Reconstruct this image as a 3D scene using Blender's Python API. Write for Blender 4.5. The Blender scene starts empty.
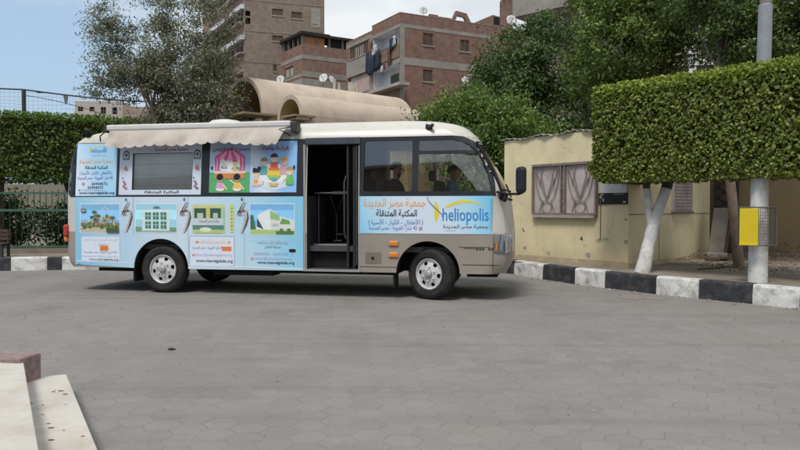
import bpy, bmesh, math, random
import numpy as np
from mathutils import Vector, Matrix, geometry

# ------------------------------------------------------------------ camera, sky, sun, exposure
SC = bpy.context.scene
COL = SC.collection
cam = bpy.data.cameras.new('camera'); cam_o = bpy.data.objects.new('camera', cam); COL.objects.link(cam_o)
cam.sensor_width = 36; cam.lens = 31.5; cam.clip_start = .05; cam.clip_end = 3000
cam_o.location = (0, 0, 1.38); cam_o.rotation_euler = (math.radians(90 - 1.473), 0, 0)
SC.camera = cam_o
SUN_EL, SUN_AZ = math.radians(58), math.radians(205)          # azimuth clockwise from +Y: behind the viewer, a little to the left
wd = bpy.data.worlds.new('World'); SC.world = wd; wd.use_nodes = True
def build_world():
    nt = wd.node_tree; N = nt.nodes; L = nt.links; N.clear()
    out = N.new('ShaderNodeOutputWorld'); bg = N.new('ShaderNodeBackground'); bg.inputs[1].default_value = .10
    sky = N.new('ShaderNodeTexSky'); sky.sky_type = 'NISHITA'; sky.sun_disc = False
    sky.sun_elevation = SUN_EL; sky.sun_rotation = SUN_AZ; sky.dust_density = 2.0; sky.air_density = 1.0
    tc = N.new('ShaderNodeTexCoord'); mp = N.new('ShaderNodeMapping'); mp.inputs['Scale'].default_value = (1, 1, 2.6)
    L.new(tc.outputs['Generated'], mp.inputs[0])
    n1 = N.new('ShaderNodeTexNoise'); n1.inputs['Scale'].default_value = 2.6; n1.inputs['Detail'].default_value = 8; n1.inputs['Roughness'].default_value = .55
    L.new(mp.outputs[0], n1.inputs[0])
    sep = N.new('ShaderNodeSeparateXYZ'); L.new(tc.outputs['Generated'], sep.inputs[0])
    # more cloud to the right of the view and high up, clear blue low on the left
    ma = N.new('ShaderNodeMath'); ma.operation = 'MULTIPLY_ADD'; ma.inputs[1].default_value = .62; L.new(sep.outputs[0], ma.inputs[0]); L.new(n1.outputs[0], ma.inputs[2])
    mb = N.new('ShaderNodeMath'); mb.operation = 'MULTIPLY_ADD'; mb.inputs[1].default_value = .75; L.new(sep.outputs[2], mb.inputs[0]); L.new(ma.outputs[0], mb.inputs[2])
    cr = N.new('ShaderNodeValToRGB'); cr.color_ramp.elements[0].position = .33; cr.color_ramp.elements[1].position = .62
    cr.color_ramp.interpolation = 'EASE'
    L.new(mb.outputs[0], cr.inputs[0])
    n2 = N.new('ShaderNodeTexNoise'); n2.inputs['Scale'].default_value = 4.5; n2.inputs['Detail'].default_value = 7; L.new(mp.outputs[0], n2.inputs[0])
    cc = N.new('ShaderNodeValToRGB'); e = cc.color_ramp.elements
    e[0].position = .36; e[0].color = (3.3, 3.55, 3.95, 1); e[1].position = .62; e[1].color = (4.75, 4.95, 5.1, 1)
    L.new(n2.outputs[0], cc.inputs[0])
    hz = N.new('ShaderNodeMix'); hz.data_type = 'RGBA'; hz.inputs[0].default_value = .72; hz.inputs[7].default_value = (2.3, 3.15, 4.1, 1)
    L.new(sky.outputs[0], hz.inputs[6])
    mx = N.new('ShaderNodeMix'); mx.data_type = 'RGBA'
    L.new(cr.outputs[0], mx.inputs[0]); L.new(hz.outputs[2], mx.inputs[6]); L.new(cc.outputs[0], mx.inputs[7])
    L.new(mx.outputs[2], bg.inputs[0]); L.new(bg.outputs[0], out.inputs[0])
build_world()
sun = bpy.data.lights.new('sun', 'SUN'); sun_o = bpy.data.objects.new('sun', sun); COL.objects.link(sun_o)
sun.energy = 1.5; sun.angle = math.radians(16); sun.color = (1, .955, .89)
sd = Vector((math.sin(SUN_AZ) * math.cos(SUN_EL), math.cos(SUN_AZ) * math.cos(SUN_EL), math.sin(SUN_EL)))
sun_o.rotation_euler = sd.to_track_quat('Z', 'Y').to_euler(); sun_o.location = sd * 40
vs = SC.view_settings; vs.view_transform = 'Standard'; vs.look = 'None'; vs.gamma = 1; vs.use_curve_mapping = False; vs.exposure = .90
SC.cycles.max_bounces = 6; SC.cycles.transparent_max_bounces = 12

# ------------------------------------------------------------------ helpers
random.seed(4); RNG = np.random.default_rng(7); PI = math.pi; R = math.radians
def V(*a): return Vector(a)

class MB:
    """collects shapes for ONE mesh object"""
    def __init__(s): s.v = []; s.f = []; s.m = []; s.sm = []
    def add(s, vs_, fs, mi=0, smooth=False):
        b = len(s.v); s.v += [tuple(p) for p in vs_]
        for f in fs: s.f.append(tuple(i + b for i in f)); s.m.append(mi); s.sm.append(smooth)
        return s
    def box(s, c, size, mi=0, ax=None, bev=0):
        hx, hy, hz = size[0] / 2, size[1] / 2, size[2] / 2
        c = Vector(c); X, Y, Z = ax if ax else (V(1, 0, 0), V(0, 1, 0), V(0, 0, 1))
        if bev <= 0:
            p = [c + X * (a * hx) + Y * (b * hy) + Z * (d * hz) for d in (-1, 1) for a, b in ((-1, -1), (1, -1), (1, 1), (-1, 1))]
            return s.add(p, [(3, 2, 1, 0), (4, 5, 6, 7), (0, 1, 5, 4), (1, 2, 6, 5), (2, 3, 7, 6), (3, 0, 4, 7)], mi)
        bm = bmesh.new(); bmesh.ops.create_cube(bm, size=1)
        for v in bm.verts: v.co = Vector((v.co.x * size[0], v.co.y * size[1], v.co.z * size[2]))
        bmesh.ops.bevel(bm, geom=bm.edges[:], offset=bev, segments=2, affect='EDGES', profile=.5)
        bm.verts.index_update()
        s.add([c + X * v.co.x + Y * v.co.y + Z * v.co.z for v in bm.verts], [[v.index for v in f.verts] for f in bm.faces], mi, False)
        bm.free(); return s
    def bx(s, x0, x1, y0, y1, z0, z1, mi=0, bev=0): return s.box(((x0 + x1) / 2, (y0 + y1) / 2, (z0 + z1) / 2), (abs(x1 - x0), abs(y1 - y0), abs(z1 - z0)), mi, None, bev)
    def quad(s, a, b, c, d, mi=0): return s.add([a, b, c, d], [(0, 1, 2, 3)], mi)
    def prism(s, poly, z0, z1, mi=0, top_mi=None):
        n = len(poly); z0s = z0 if hasattr(z0, '__len__') else [z0] * n; z1s = z1 if hasattr(z1, '__len__') else [z1] * n
        p = [(x, y, z) for (x, y), z in zip(poly, z0s)] + [(x, y, z) for (x, y), z in zip(poly, z1s)]
        s.add(p, [(i, (i + 1) % n, n + (i + 1) % n, n + i) for i in range(n)], mi)
        s.add(p[n:], [tuple(range(n))], mi if top_mi is None else top_mi); s.add(p[:n], [tuple(range(n))[::-1]], mi); return s
    def tube(s, path, r, n=8, mi=0, caps=True, smooth=True):
        path = [Vector(p) for p in path]; rs = r if hasattr(r, '__len__') else [r] * len(path); vs_ = []; fs = []
        ref = None
        for i, p in enumerate(path):
            t = (path[min(i + 1, len(path) - 1)] - path[max(i - 1, 0)]).normalized()
            if ref is None: ref = V(0, 0, 1) if abs(t.z) < .9 else V(1, 0, 0)
            a = t.cross(ref).normalized(); b = t.cross(a).normalized(); ref = -b if False else a.cross(t)
            for k in range(n):
                q = 2 * PI * k / n; vs_.append(p + (a * math.cos(q) + b * math.sin(q)) * rs[i])
        for i in range(len(path) - 1):
            for k in range(n): fs.append((i * n + k, i * n + (k + 1) % n, (i + 1) * n + (k + 1) % n, (i + 1) * n + k))
        s.add(vs_, fs, mi, smooth)
        if caps: s.add(vs_[:n], [tuple(range(n))[::-1]], mi); s.add(vs_[-n:], [tuple(range(n))], mi)
        return s
    def lathe(s, prof, c, axis, n=40, mi=0, smooth=True):
        """profile of (radius, distance along axis)"""
        c = Vector(c); ax = Vector(axis).normalized(); a = ax.cross(V(0, 0, 1) if abs(ax.z) < .9 else V(1, 0, 0)).normalized(); b = ax.cross(a)
        vs_ = [c + ax * h + (a * math.cos(2 * PI * k / n) + b * math.sin(2 * PI * k / n)) * r for r, h in prof for k in range(n)]
        fs = [(i * n + k, i * n + (k + 1) % n, (i + 1) * n + (k + 1) % n, (i + 1) * n + k) for i in range(len(prof) - 1) for k in range(n)]
        return s.add(vs_, fs, mi, smooth)
    def ball(s, c, r, n=12, mi=0):
        r = Vector(r) if hasattr(r, '__len__') else V(r, r, r); m = n // 2; vs_ = []
        for i in range(m + 1):
            t = PI * i / m
            for k in range(n):
                q = 2 * PI * k / n; vs_.append((c[0] + r.x * math.sin(t) * math.cos(q), c[1] + r.y * math.sin(t) * math.sin(q), c[2] + r.z * math.cos(t)))
        return s.add(vs_, [(i * n + k, (i + 1) * n + k, (i + 1) * n + (k + 1) % n, i * n + (k + 1) % n) for i in range(m) for k in range(n)], mi, True)
    def build(s, name, mats, parent=None, fix=True):
        me = bpy.data.meshes.new(name); me.from_pydata(s.v, [], s.f)
        mats = mats if isinstance(mats, (list, tuple)) else [mats]
        for m in mats: me.materials.append(m)
        me.polygons.foreach_set('material_index', s.m); me.polygons.foreach_set('use_smooth', s.sm)
        me.update()
        if fix:
            bm = bmesh.new(); bm.from_mesh(me); bmesh.ops.recalc_face_normals(bm, faces=bm.faces); bm.to_mesh(me); bm.free()
        o = bpy.data.objects.new(name, me); COL.objects.link(o)
        if parent: o.parent = parent
        return o

def tag(o, label=None, cat=None, group=None, kind=None):
    for k, v in (('label', label), ('category', cat), ('group', group), ('kind', kind)):
        if v: o[k] = v
    return o
def thing(name, label, cat, loc=(0, 0, 0), rz=0, group=None):
    o = bpy.data.objects.new(name, None); COL.objects.link(o); o.location = loc; o.rotation_euler = (0, 0, rz); o.empty_display_size = .2
    return tag(o, label, cat, group)
def struct(o): return tag(o, kind='structure')

def node_mat(name, rough=.8, spec=.3, metal=0):
    m = bpy.data.materials.new(name); m.use_nodes = True; nt = m.node_tree; b = nt.nodes['Principled BSDF']
    b.inputs['Roughness'].default_value = rough; b.inputs['Specular IOR Level'].default_value = spec; b.inputs['Metallic'].default_value = metal
    return m, nt, nt.nodes, nt.links, b
def noise(N, L, vec, scale, detail=5, rough=.55):
    n = N.new('ShaderNodeTexNoise'); n.inputs['Scale'].default_value = scale; n.inputs['Detail'].default_value = detail; n.inputs['Roughness'].default_value = rough
    L.new(vec, n.inputs[0]); return n.outputs[0]
def ramp(N, L, fac, stops):
    r = N.new('ShaderNodeValToRGB'); e = r.color_ramp.elements
    while len(e) < len(stops): e.new(.5)
    for i, (p, c) in enumerate(stops): e[i].position = p; e[i].color = (*c, 1) if len(c) == 3 else c
    L.new(fac, r.inputs[0]); return r.outputs[0]
def mixc(N, L, fac, a, b, mode='MIX'):
    m = N.new('ShaderNodeMix'); m.data_type = 'RGBA'; m.blend_type = mode
    for i, x in ((0, fac), (6, a), (7, b)):
        if isinstance(x, (int, float)): m.inputs[i].default_value = x
        elif isinstance(x, tuple): m.inputs[i].default_value = (*x, 1)
        else: L.new(x, m.inputs[i])
    return m.outputs[2]
def math_(N, L, op, a, b=None, c=None):
    m = N.new('ShaderNodeMath'); m.operation = op
    for i, x in enumerate((a, b, c)):
        if x is None: continue
        if isinstance(x, (int, float)): m.inputs[i].default_value = x
        else: L.new(x, m.inputs[i])
    return m.outputs[0]
def bump(N, L, b, h, strength=.3, dist=.01):
    n = N.new('ShaderNodeBump'); n.inputs['Strength'].default_value = strength; n.inputs['Distance'].default_value = dist
    L.new(h, n.inputs['Height']); L.new(n.outputs[0], b.inputs['Normal'])
def coords(N): return N.new('ShaderNodeTexCoord').outputs['Object']

_mc = {}
def mat(name, col, rough=.7, var=.12, scale=3.0, bmp=0, bscale=40, spec=.3, metal=0, dirt=None, dirt_amt=.4, dscale=1.3):
    """plain surface with uneven colour, optional stains (dirt colour) and fine relief"""
    if name in _mc: return _mc[name]
    m, nt, N, L, b = node_mat(name, rough, spec, metal); tc = coords(N)
    n1 = noise(N, L, tc, scale, 6, .6)
    lo = tuple(c * (1 - var) for c in col); hi = tuple(min(1, c * (1 + var)) for c in col)
    c = ramp(N, L, n1, [(.3, lo), (.7, hi)])
    if dirt:
        n2 = noise(N, L, tc, dscale, 8, .68); f = ramp(N, L, n2, [(.48, (0, 0, 0)), (.68, (dirt_amt,) * 3)])
        c = mixc(N, L, f, c, dirt)
    L.new(c, b.inputs['Base Color'])
    if bmp: bump(N, L, b, noise(N, L, tc, bscale, 6, .6), bmp, .01)
    _mc[name] = m; return m

def glass_mat(name, tint=(.35, .38, .4), refl=1.0, ior=2.0):
    if name in _mc: return _mc[name]
    m = bpy.data.materials.new(name); m.use_nodes = True; nt = m.node_tree; N = nt.nodes; L = nt.links; N.clear()
    o = N.new('ShaderNodeOutputMaterial'); t = N.new('ShaderNodeBsdfTransparent'); t.inputs[0].default_value = (*tint, 1)
    g = N.new('ShaderNodeBsdfGlossy'); g.inputs[0].default_value = (refl, refl, refl, 1); g.inputs['Roughness'].default_value = .02
    f = N.new('ShaderNodeFresnel'); f.inputs[0].default_value = ior; mx = N.new('ShaderNodeMixShader')
    L.new(f.outputs[0], mx.inputs[0]); L.new(t.outputs[0], mx.inputs[1]); L.new(g.outputs[0], mx.inputs[2]); L.new(mx.outputs[0], o.inputs[0])
    _mc[name] = m; return m

def brick_mat(name, c1, c2, mortar, scale=1.0, patch=(.3, .28, .25)):
    if name in _mc: return _mc[name]
    m, nt, N, L, b = node_mat(name, .9, .15); tc = coords(N)
    sp = N.new('ShaderNodeSeparateXYZ'); L.new(tc, sp.inputs[0]); cb = N.new('ShaderNodeCombineXYZ')
    L.new(math_(N, L, 'MULTIPLY_ADD', sp.outputs[0], .8, math_(N, L, 'MULTIPLY', sp.outputs[1], .62)), cb.inputs[0]); L.new(sp.outputs[2], cb.inputs[1])
    br = N.new('ShaderNodeTexBrick'); br.inputs['Scale'].default_value = scale; br.inputs['Color1'].default_value = (*c1, 1); br.inputs['Color2'].default_value = (*c2, 1)
    br.inputs['Mortar'].default_value = (*mortar, 1); br.inputs['Brick Width'].default_value = .26; br.inputs['Row Height'].default_value = .085; br.inputs['Mortar Size'].default_value = .013
    L.new(cb.outputs[0], br.inputs[0])
    f = ramp(N, L, noise(N, L, tc, .55, 8, .7), [(.47, (0, 0, 0)), (.72, (.6, .6, .6))])
    c = mixc(N, L, f, br.outputs[0], patch)
    c = mixc(N, L, .55, c, ramp(N, L, noise(N, L, tc, 2.2, 7, .65), [(.3, (.45, .45, .45)), (.7, (1.1, 1.1, 1.1))]), 'MULTIPLY')
    L.new(c, b.inputs['Base Color']); bump(N, L, b, br.outputs[1], -.4, .02)
    _mc[name] = m; return m

def leaf_mat(name, cols, trans=.3):
    """leaf colours differ leaf by leaf"""
    if name in _mc: return _mc[name]
    m, nt, N, L, b = node_mat(name, .5, .35)
    g = N.new('ShaderNodeNewGeometry'); n = len(cols)
    c = ramp(N, L, g.outputs['Random Per Island'], [(i / max(1, n - 1), cc) for i, cc in enumerate(cols)])
    L.new(c, b.inputs['Base Color'])
    t = N.new('ShaderNodeBsdfTranslucent'); L.new(mixc(N, L, 1.0, c, (1.2, 1.3, .6), 'MULTIPLY'), t.inputs[0]); mx = N.new('ShaderNodeMixShader'); mx.inputs[0].default_value = trans
    out = N['Material Output']; L.new(b.outputs[0], mx.inputs[1]); L.new(t.outputs[0], mx.inputs[2]); L.new(mx.outputs[0], out.inputs[0])
    _mc[name] = m; return m

def leaf_mesh(name, P, nrm, size, material, parent=None, aspect=.55, jitter=.8, tilt=0):
    """one mesh of many small folded leaves at points P, facing roughly nrm"""
    n = len(P); P = np.asarray(P, float)
    d = np.asarray(nrm, float) + RNG.normal(0, jitter, (n, 3)); d /= np.linalg.norm(d, axis=1)[:, None] + 1e-9
    t = RNG.normal(0, 1, (n, 3)); t[:, 2] -= tilt; t -= d * np.sum(t * d, 1)[:, None]; t /= np.linalg.norm(t, axis=1)[:, None] + 1e-9
    u = np.cross(d, t); s = size * RNG.uniform(.65, 1.3, n)[:, None]
    v = np.empty((n, 4, 3)); v[:, 0] = P - t * s * .5; v[:, 1] = P + u * s * aspect * .5 + d * s * .1; v[:, 2] = P + t * s * .5 - d * s * .08; v[:, 3] = P - u * s * aspect * .5 + d * s * .1
    me = bpy.data.meshes.new(name); me.vertices.add(n * 4); me.vertices.foreach_set('co', v.reshape(-1)); me.loops.add(n * 4)
    me.loops.foreach_set('vertex_index', np.arange(n * 4, dtype=np.int32)); me.polygons.add(n)
    me.polygons.foreach_set('loop_start', np.arange(0, n * 4, 4, dtype=np.int32)); me.polygons.foreach_set('loop_total', np.full(n, 4, dtype=np.int32))
    me.materials.append(material); me.update(); me.validate()
    o = bpy.data.objects.new(name, me); COL.objects.link(o)
    if parent: o.parent = parent
    return o

def clumps(ells, n_clump, n_leaf, spread, shell=.55):
    """points in leaf clumps through ellipsoids [(centre, radii)], denser near the surface; returns points, outward directions, clump centres"""
    P = []; D = []; CC = []
    tot = sum(r[0] * r[1] * r[2] for c, r in ells) ** 1.0
    for c, r in ells:
        k = max(3, int(n_clump * (r[0] * r[1] * r[2]) / tot)); c = np.array(c); r = np.array(r)
        q = RNG.normal(0, 1, (k, 3)); q /= np.linalg.norm(q, axis=1)[:, None]; rad = RNG.uniform(shell, 1.05, k) ** .8
        cc = c + q * r * rad[:, None]; CC.append(cc)
        sp = spread * RNG.uniform(.6, 1.35, (k, 1, 1))
        off = RNG.normal(0, 1, (k, n_leaf, 3)) * sp * np.array([1, 1, .72])
        pts = (cc[:, None, :] + off).reshape(-1, 3); P.append(pts)
        dd = off + q[:, None, :] * spread * .9; dd[:, :, 2] += spread * .5; dd = dd.reshape(-1, 3); D.append(dd / (np.linalg.norm(dd, axis=1)[:, None] + 1e-9))
    return np.concatenate(P), np.concatenate(D), np.concatenate(CC)

# ---- Arabic lettering: joins the letters (presentation forms) and lays them right to left
_AR = {'ا': (0xFE8D, 0), 'أ': (0xFE83, 0), 'ب': (0xFE8F, 1), 'ة': (0xFE93, 0), 'ت': (0xFE95, 1), 'ث': (0xFE99, 1), 'ج': (0xFE9D, 1), 'ح': (0xFEA1, 1), 'خ': (0xFEA5, 1),
       'د': (0xFEA9, 0), 'ذ': (0xFEAB, 0), 'ر': (0xFEAD, 0), 'ز': (0xFEAF, 0), 'س': (0xFEB1, 1), 'ش': (0xFEB5, 1), 'ص': (0xFEB9, 1), 'ض': (0xFEBD, 1), 'ط': (0xFEC1, 1),
       'ع': (0xFEC9, 1), 'غ': (0xFECD, 1), 'ف': (0xFED1, 1), 'ق': (0xFED5, 1), 'ك': (0xFED9, 1), 'ل': (0xFEDD, 1), 'م': (0xFEE1, 1), 'ن': (0xFEE5, 1), 'ه': (0xFEE9, 1),
       'و': (0xFEED, 0), 'ي': (0xFEF1, 1), 'ء': (0xFE80, -1)}
def arabic(s):
    s = s.replace('لأ', '\u0001').replace('لا', '\u0002'); out = []
    tab = dict(_AR); tab['\u0001'] = (0xFEF7, 0); tab['\u0002'] = (0xFEFB, 0)
    for i, ch in enumerate(s):
        if ch not in tab: out.append({'(': ')', ')': '('}.get(ch, ch)); continue
        base, dual = tab[ch]
        prev = i > 0 and s[i - 1] in tab and tab[s[i - 1]][1] == 1 and dual >= 0
        nxt = dual == 1 and i + 1 < len(s) and s[i + 1] in tab and tab[s[i + 1]][1] >= 0
        out.append(chr(base + ((3 if nxt else 1) if prev else (2 if nxt else 0))))
    r = out[::-1]; o = []; run = []
    for ch in r:                                              # numbers still read left to right
        if ch.isdigit(): run.insert(0, ch)
        else: o += run + [ch]; run = []
    return ''.join(o + run)
def text_shape(s, bold=0.0, shear=0.0):
    c = bpy.data.curves.new('lettering', 'FONT'); c.body = s; c.size = 1; c.resolution_u = 2; c.offset = bold; c.shear = shear
    o = bpy.data.objects.new('lettering', c); COL.objects.link(o); bpy.context.view_layer.update()
    me = bpy.data.meshes.new_from_object(o.evaluated_get(bpy.context.evaluated_depsgraph_get()))
    vs_ = [(v.co.x, v.co.y) for v in me.vertices]; fs = [tuple(p.vertices) for p in me.polygons]
    COL.objects.unlink(o); bpy.data.objects.remove(o); bpy.data.curves.remove(c); bpy.data.meshes.remove(me)
    return vs_, fs
def text_fit(s, x0, x1, z0, z1, bold=0.0, shear=0.0):
    vs_, fs = text_shape(s, bold, shear); xs = [v[0] for v in vs_]; ys = [v[1] for v in vs_]
    ax, bx_, ay, by = min(xs), max(xs), min(ys), max(ys)
    return [(x0 + (x - ax) / (bx_ - ax) * (x1 - x0), z0 + (y - ay) / (by - ay) * (z1 - z0)) for x, y in vs_], fs

def in_poly(p, poly):
    x, y = p; c = False; n = len(poly); j = n - 1
    for i in range(n):
        if (poly[i][1] > y) != (poly[j][1] > y) and x < (poly[j][0] - poly[i][0]) * (y - poly[i][1]) / (poly[j][1] - poly[i][1]) + poly[i][0]: c = not c
        j = i
    return c
def plate(outer, holes=(), step=.12):
    """flat sheet with holes, triangulated finely enough to be bent"""
    pts = []; edges = []
    for loop in (outer, *holes):
        if step:                                                # long edges get vertices too, so the sheet bends evenly
            lp = []
            for (ax, ay), (bx2, by2) in zip(loop, loop[1:] + loop[:1]):
                k = max(1, int(math.hypot(bx2 - ax, by2 - ay) / step)); lp += [(ax + (bx2 - ax) * i / k, ay + (by2 - ay) * i / k) for i in range(k)]
            loop = lp
        b = len(pts); n = len(loop); pts += [Vector(p) for p in loop]; edges += [(b + i, b + (i + 1) % n) for i in range(n)]
    x0, x1 = min(p[0] for p in outer), max(p[0] for p in outer); y0, y1 = min(p[1] for p in outer), max(p[1] for p in outer)
    if step:
        nx, ny = max(1, int((x1 - x0) / step)), max(1, int((y1 - y0) / step))
        for i in range(1, nx):
            for j in range(1, ny):
                p = (x0 + (x1 - x0) * i / nx, y0 + (y1 - y0) * j / ny)
                if in_poly(p, outer) and not any(in_poly(p, h) for h in holes): pts.append(Vector(p))
    vo, eo, fo, *_ = geometry.delaunay_2d_cdt(pts, edges, [], 0, 1e-5)
    fs = []
    for f in fo:
        c = sum((vo[i] for i in f), Vector((0, 0))) / len(f)
        if in_poly(c, outer) and not any(in_poly(c, h) for h in holes): fs.append(tuple(f))
    return [tuple(v) for v in vo], fs
def rect(x0, x1, z0, z1): return [(x0, z0), (x1, z0), (x1, z1), (x0, z1)]
def rrect(x0, x1, z0, z1, r, n=5):
    o = []
    for cx, cz, a in ((x1 - r, z0 + r, -90), (x1 - r, z1 - r, 0), (x0 + r, z1 - r, 90), (x0 + r, z0 + r, 180)):
        for k in range(n + 1): t = R(a + 90 * k / n); o.append((cx + r * math.cos(t), cz + r * math.sin(t)))
    return o
def disc(cx, cz, rx, rz=None, n=20, a0=0, a1=360):
    rz = rx if rz is None else rz; full = abs(a1 - a0) >= 360
    return [(cx + rx * math.cos(R(a0 + (a1 - a0) * k / (n if full else n - 1))), cz + rz * math.sin(R(a0 + (a1 - a0) * k / (n if full else n - 1)))) for k in range(n)]
def stroke(path, w):
    """flat ribbon along a path, w a width or list of widths"""
    n = len(path); ws = w if hasattr(w, '__len__') else [w] * n; L_ = []; R_ = []
    for i, p in enumerate(path):
        a = path[max(0, i - 1)]; b = path[min(n - 1, i + 1)]; dx, dz = b[0] - a[0], b[1] - a[1]; l = math.hypot(dx, dz) or 1
        L_.append((p[0] - dz / l * ws[i] / 2, p[1] + dx / l * ws[i] / 2)); R_.append((p[0] + dz / l * ws[i] / 2, p[1] - dx / l * ws[i] / 2))
    return L_ + R_[::-1]

# ------------------------------------------------------------------ shared materials
M_black = mat('black_rubber', (.012, .012, .013), .75, .2, 8)
M_iron = mat('dark_iron', (.03, .03, .032), .5, .2, 6, spec=.4)
M_concrete = mat('raw_concrete', (.33, .31, .28), .9, .15, 1.6, .3, 18, dirt=(.16, .14, .12), dirt_amt=.5)
M_bark = mat('bark', (.10, .075, .055), .9, .35, 7, .8, 26)
M_white = mat('limewash', (.62, .62, .61), .8, .12, 5, .4, 30, dirt=(.25, .23, .21), dirt_amt=.55, dscale=7)
M_dish = mat('dish_grey', (.55, .55, .53), .55, .1, 3)
M_pane = mat('dark_pane', (.022, .023, .025), .15, .3, 2, spec=.5)
M_shut = mat('brown_shutter', (.12, .085, .065), .8, .3, 4)
M_soil = mat('dry_soil', (.17, .13, .095), .95, .3, 3, .9, 14, dirt=(.08, .06, .045), dirt_amt=.7, dscale=4)

# ------------------------------------------------------------------ the setting
def paving_mat():
    m, nt, N, L, b = node_mat('hexagon_paving', .85, .2); tc = coords(N)
    mp = N.new('ShaderNodeMapping'); mp.inputs['Rotation'].default_value = (0, 0, R(85)); s = 1 / .215; mp.inputs['Scale'].default_value = (s, s, 1); L.new(tc, mp.inputs[0])
    dn = N.new('ShaderNodeTexNoise'); dn.inputs['Scale'].default_value = 9; L.new(tc, dn.inputs[0])
    def vm(op, a, b_=None, c=None):
        n = N.new('ShaderNodeVectorMath'); n.operation = op
        for i, x in enumerate((a, b_, c)):
            if x is None: continue
            if isinstance(x, tuple): n.inputs[i].default_value = x
            else: L.new(x, n.inputs[i])
        return n.outputs[1] if op in ('LENGTH', 'DOT_PRODUCT') else n.outputs[0]
    p = vm('ADD', mp.outputs[0], vm('MULTIPLY', vm('SUBTRACT', dn.outputs[1], (.5, .5, .5)), (.16, .16, 0)))
    p = vm('MULTIPLY', p, (1, 1, 0)); h = (.5, .8660254, .5)
    a = vm('WRAP', p, h, tuple(-x for x in h)); bb = vm('WRAP', vm('SUBTRACT', p, (.5, .8660254, 0)), h, tuple(-x for x in h))
    lt = math_(N, L, 'LESS_THAN', vm('DOT_PRODUCT', a, a), vm('DOT_PRODUCT', bb, bb))
    mv = N.new('ShaderNodeMix'); mv.data_type = 'VECTOR'; L.new(lt, mv.inputs[0]); L.new(bb, mv.inputs[4]); L.new(a, mv.inputs[5]); gv = mv.outputs[1]
    ab = vm('ABSOLUTE', gv); sp = N.new('ShaderNodeSeparateXYZ'); L.new(ab, sp.inputs[0])
    d = math_(N, L, 'MAXIMUM', sp.outputs[0], vm('DOT_PRODUCT', ab, (.5, .8660254, 0)))
    joint = ramp(N, L, d, [(.462, (0, 0, 0)), (.495, (1, 1, 1))])
    idv = vm('SUBTRACT', p, gv); wn = N.new('ShaderNodeTexWhiteNoise'); wn.noise_dimensions = '3D'
    L.new(vm('FLOOR', vm('ADD', vm('MULTIPLY', idv, (4, 4, 0)), (.5, .5, .5))), wn.inputs[0])
    base = ramp(N, L, noise(N, L, tc, .8, 8, .66), [(.28, (.190, .182, .174)), (.72, (.250, .240, .231))])
    base = mixc(N, L, .07, base, ramp(N, L, wn.outputs[0], [(0, (.06, .055, .05)), (1, (.36, .345, .33))]))
    base = mixc(N, L, .35, base, ramp(N, L, noise(N, L, tc, 55, 4, .7), [(.3, (.6, .6, .6)), (.7, (1.15, 1.15, 1.15))]), 'MULTIPLY')
    dust = ramp(N, L, noise(N, L, tc, .33, 7, .6), [(.45, (0, 0, 0)), (.72, (.5, .5, .5))]); base = mixc(N, L, dust, base, (.235, .215, .185))
    pink = ramp(N, L, noise(N, L, tc, 1.7, 5, .6), [(.6, (0, 0, 0)), (.76, (.35, .35, .35))]); base = mixc(N, L, pink, base, (.205, .165, .155))
    oil = ramp(N, L, noise(N, L, tc, .9, 7, .72), [(.56, (0, 0, 0)), (.74, (.55, .55, .55))]); base = mixc(N, L, oil, base, (.115, .108, .102))
    tm = N.new('ShaderNodeMapping'); tm.inputs['Rotation'].default_value = (0, 0, R(14)); tm.inputs['Scale'].default_value = (.16, 2.6, 1); L.new(tc, tm.inputs[0]); trk = ramp(N, L, noise(N, L, tm.outputs[0], 1.0, 4, .55), [(.56, (0, 0, 0)), (.70, (.32, .32, .32))]); base = mixc(N, L, trk, base, (.125, .118, .112))
    lp = ramp(N, L, noise(N, L, tc, 6, 3, .5), [(.66, (0, 0, 0)), (.70, (.30, .30, .30))]); base = mixc(N, L, lp, base, (.27, .255, .24))
    # the joints are mostly filled with dust; only here and there do they show dark
    jn = ramp(N, L, noise(N, L, tc, 2.6, 5, .6), [(.40, (.08, .08, .08)), (.74, (.48, .48, .48))])
    col = mixc(N, L, math_(N, L, 'MULTIPLY', joint, jn), base, (.072, .067, .062))
    L.new(col, b.inputs['Base Color'])
    hgt = math_(N, L, 'ADD', math_(N, L, 'MULTIPLY', math_(N, L, 'MULTIPLY', joint, jn), -1.0), math_(N, L, 'MULTIPLY', noise(N, L, tc, 70, 4, .7), .35))
    bump(N, L, b, hgt, .45, .008)
    return m
M_pave = paving_mat()
M_dust = mat('dusty_ground', (.21, .175, .135), .95, .25, 1.4, .6, 25, dirt=(.13, .105, .08), dirt_amt=.6, dscale=2.2)
M_sidewalk = mat('trodden_pavement', (.225, .195, .16), .93, .2, 1.8, .5, 30, dirt=(.13, .11, .09), dirt_amt=.6, dscale=1.5)

g = MB(); g.add([(-900, -60, -.01), (900, -60, -.01), (900, 1800, -.01), (-900, 1800, -.01)], [(0, 1, 2, 3)]); struct(g.build('ground', M_dust))
KR = [(6.95, 7.45), (5.41, 9.44), (5.01, 9.93), (4.49, 10.50), (4.05, 11.05), (3.49, 11.90), (3.12, 12.48), (2.72, 13.33), (2.34, 14.35), (1.0, 16.9)]   # foot of the kerb on the right
KL = [(1.0, 16.9), (-2.0, 16.36), (-5.0, 15.78), (-7.41, 15.31), (-7.70, 15.25), (-8.42, 15.11), (-9.4, 14.92), (-12, 14.4), (-18, 13.2)]
pv = [(-18, -8), (12, -8), (12, 1.0), *KR, *KL[1:]]
g = MB(); g.add([(x, y, .0) for x, y in pv], [tuple(range(len(pv)))]); struct(g.build('paving', M_pave))
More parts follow.
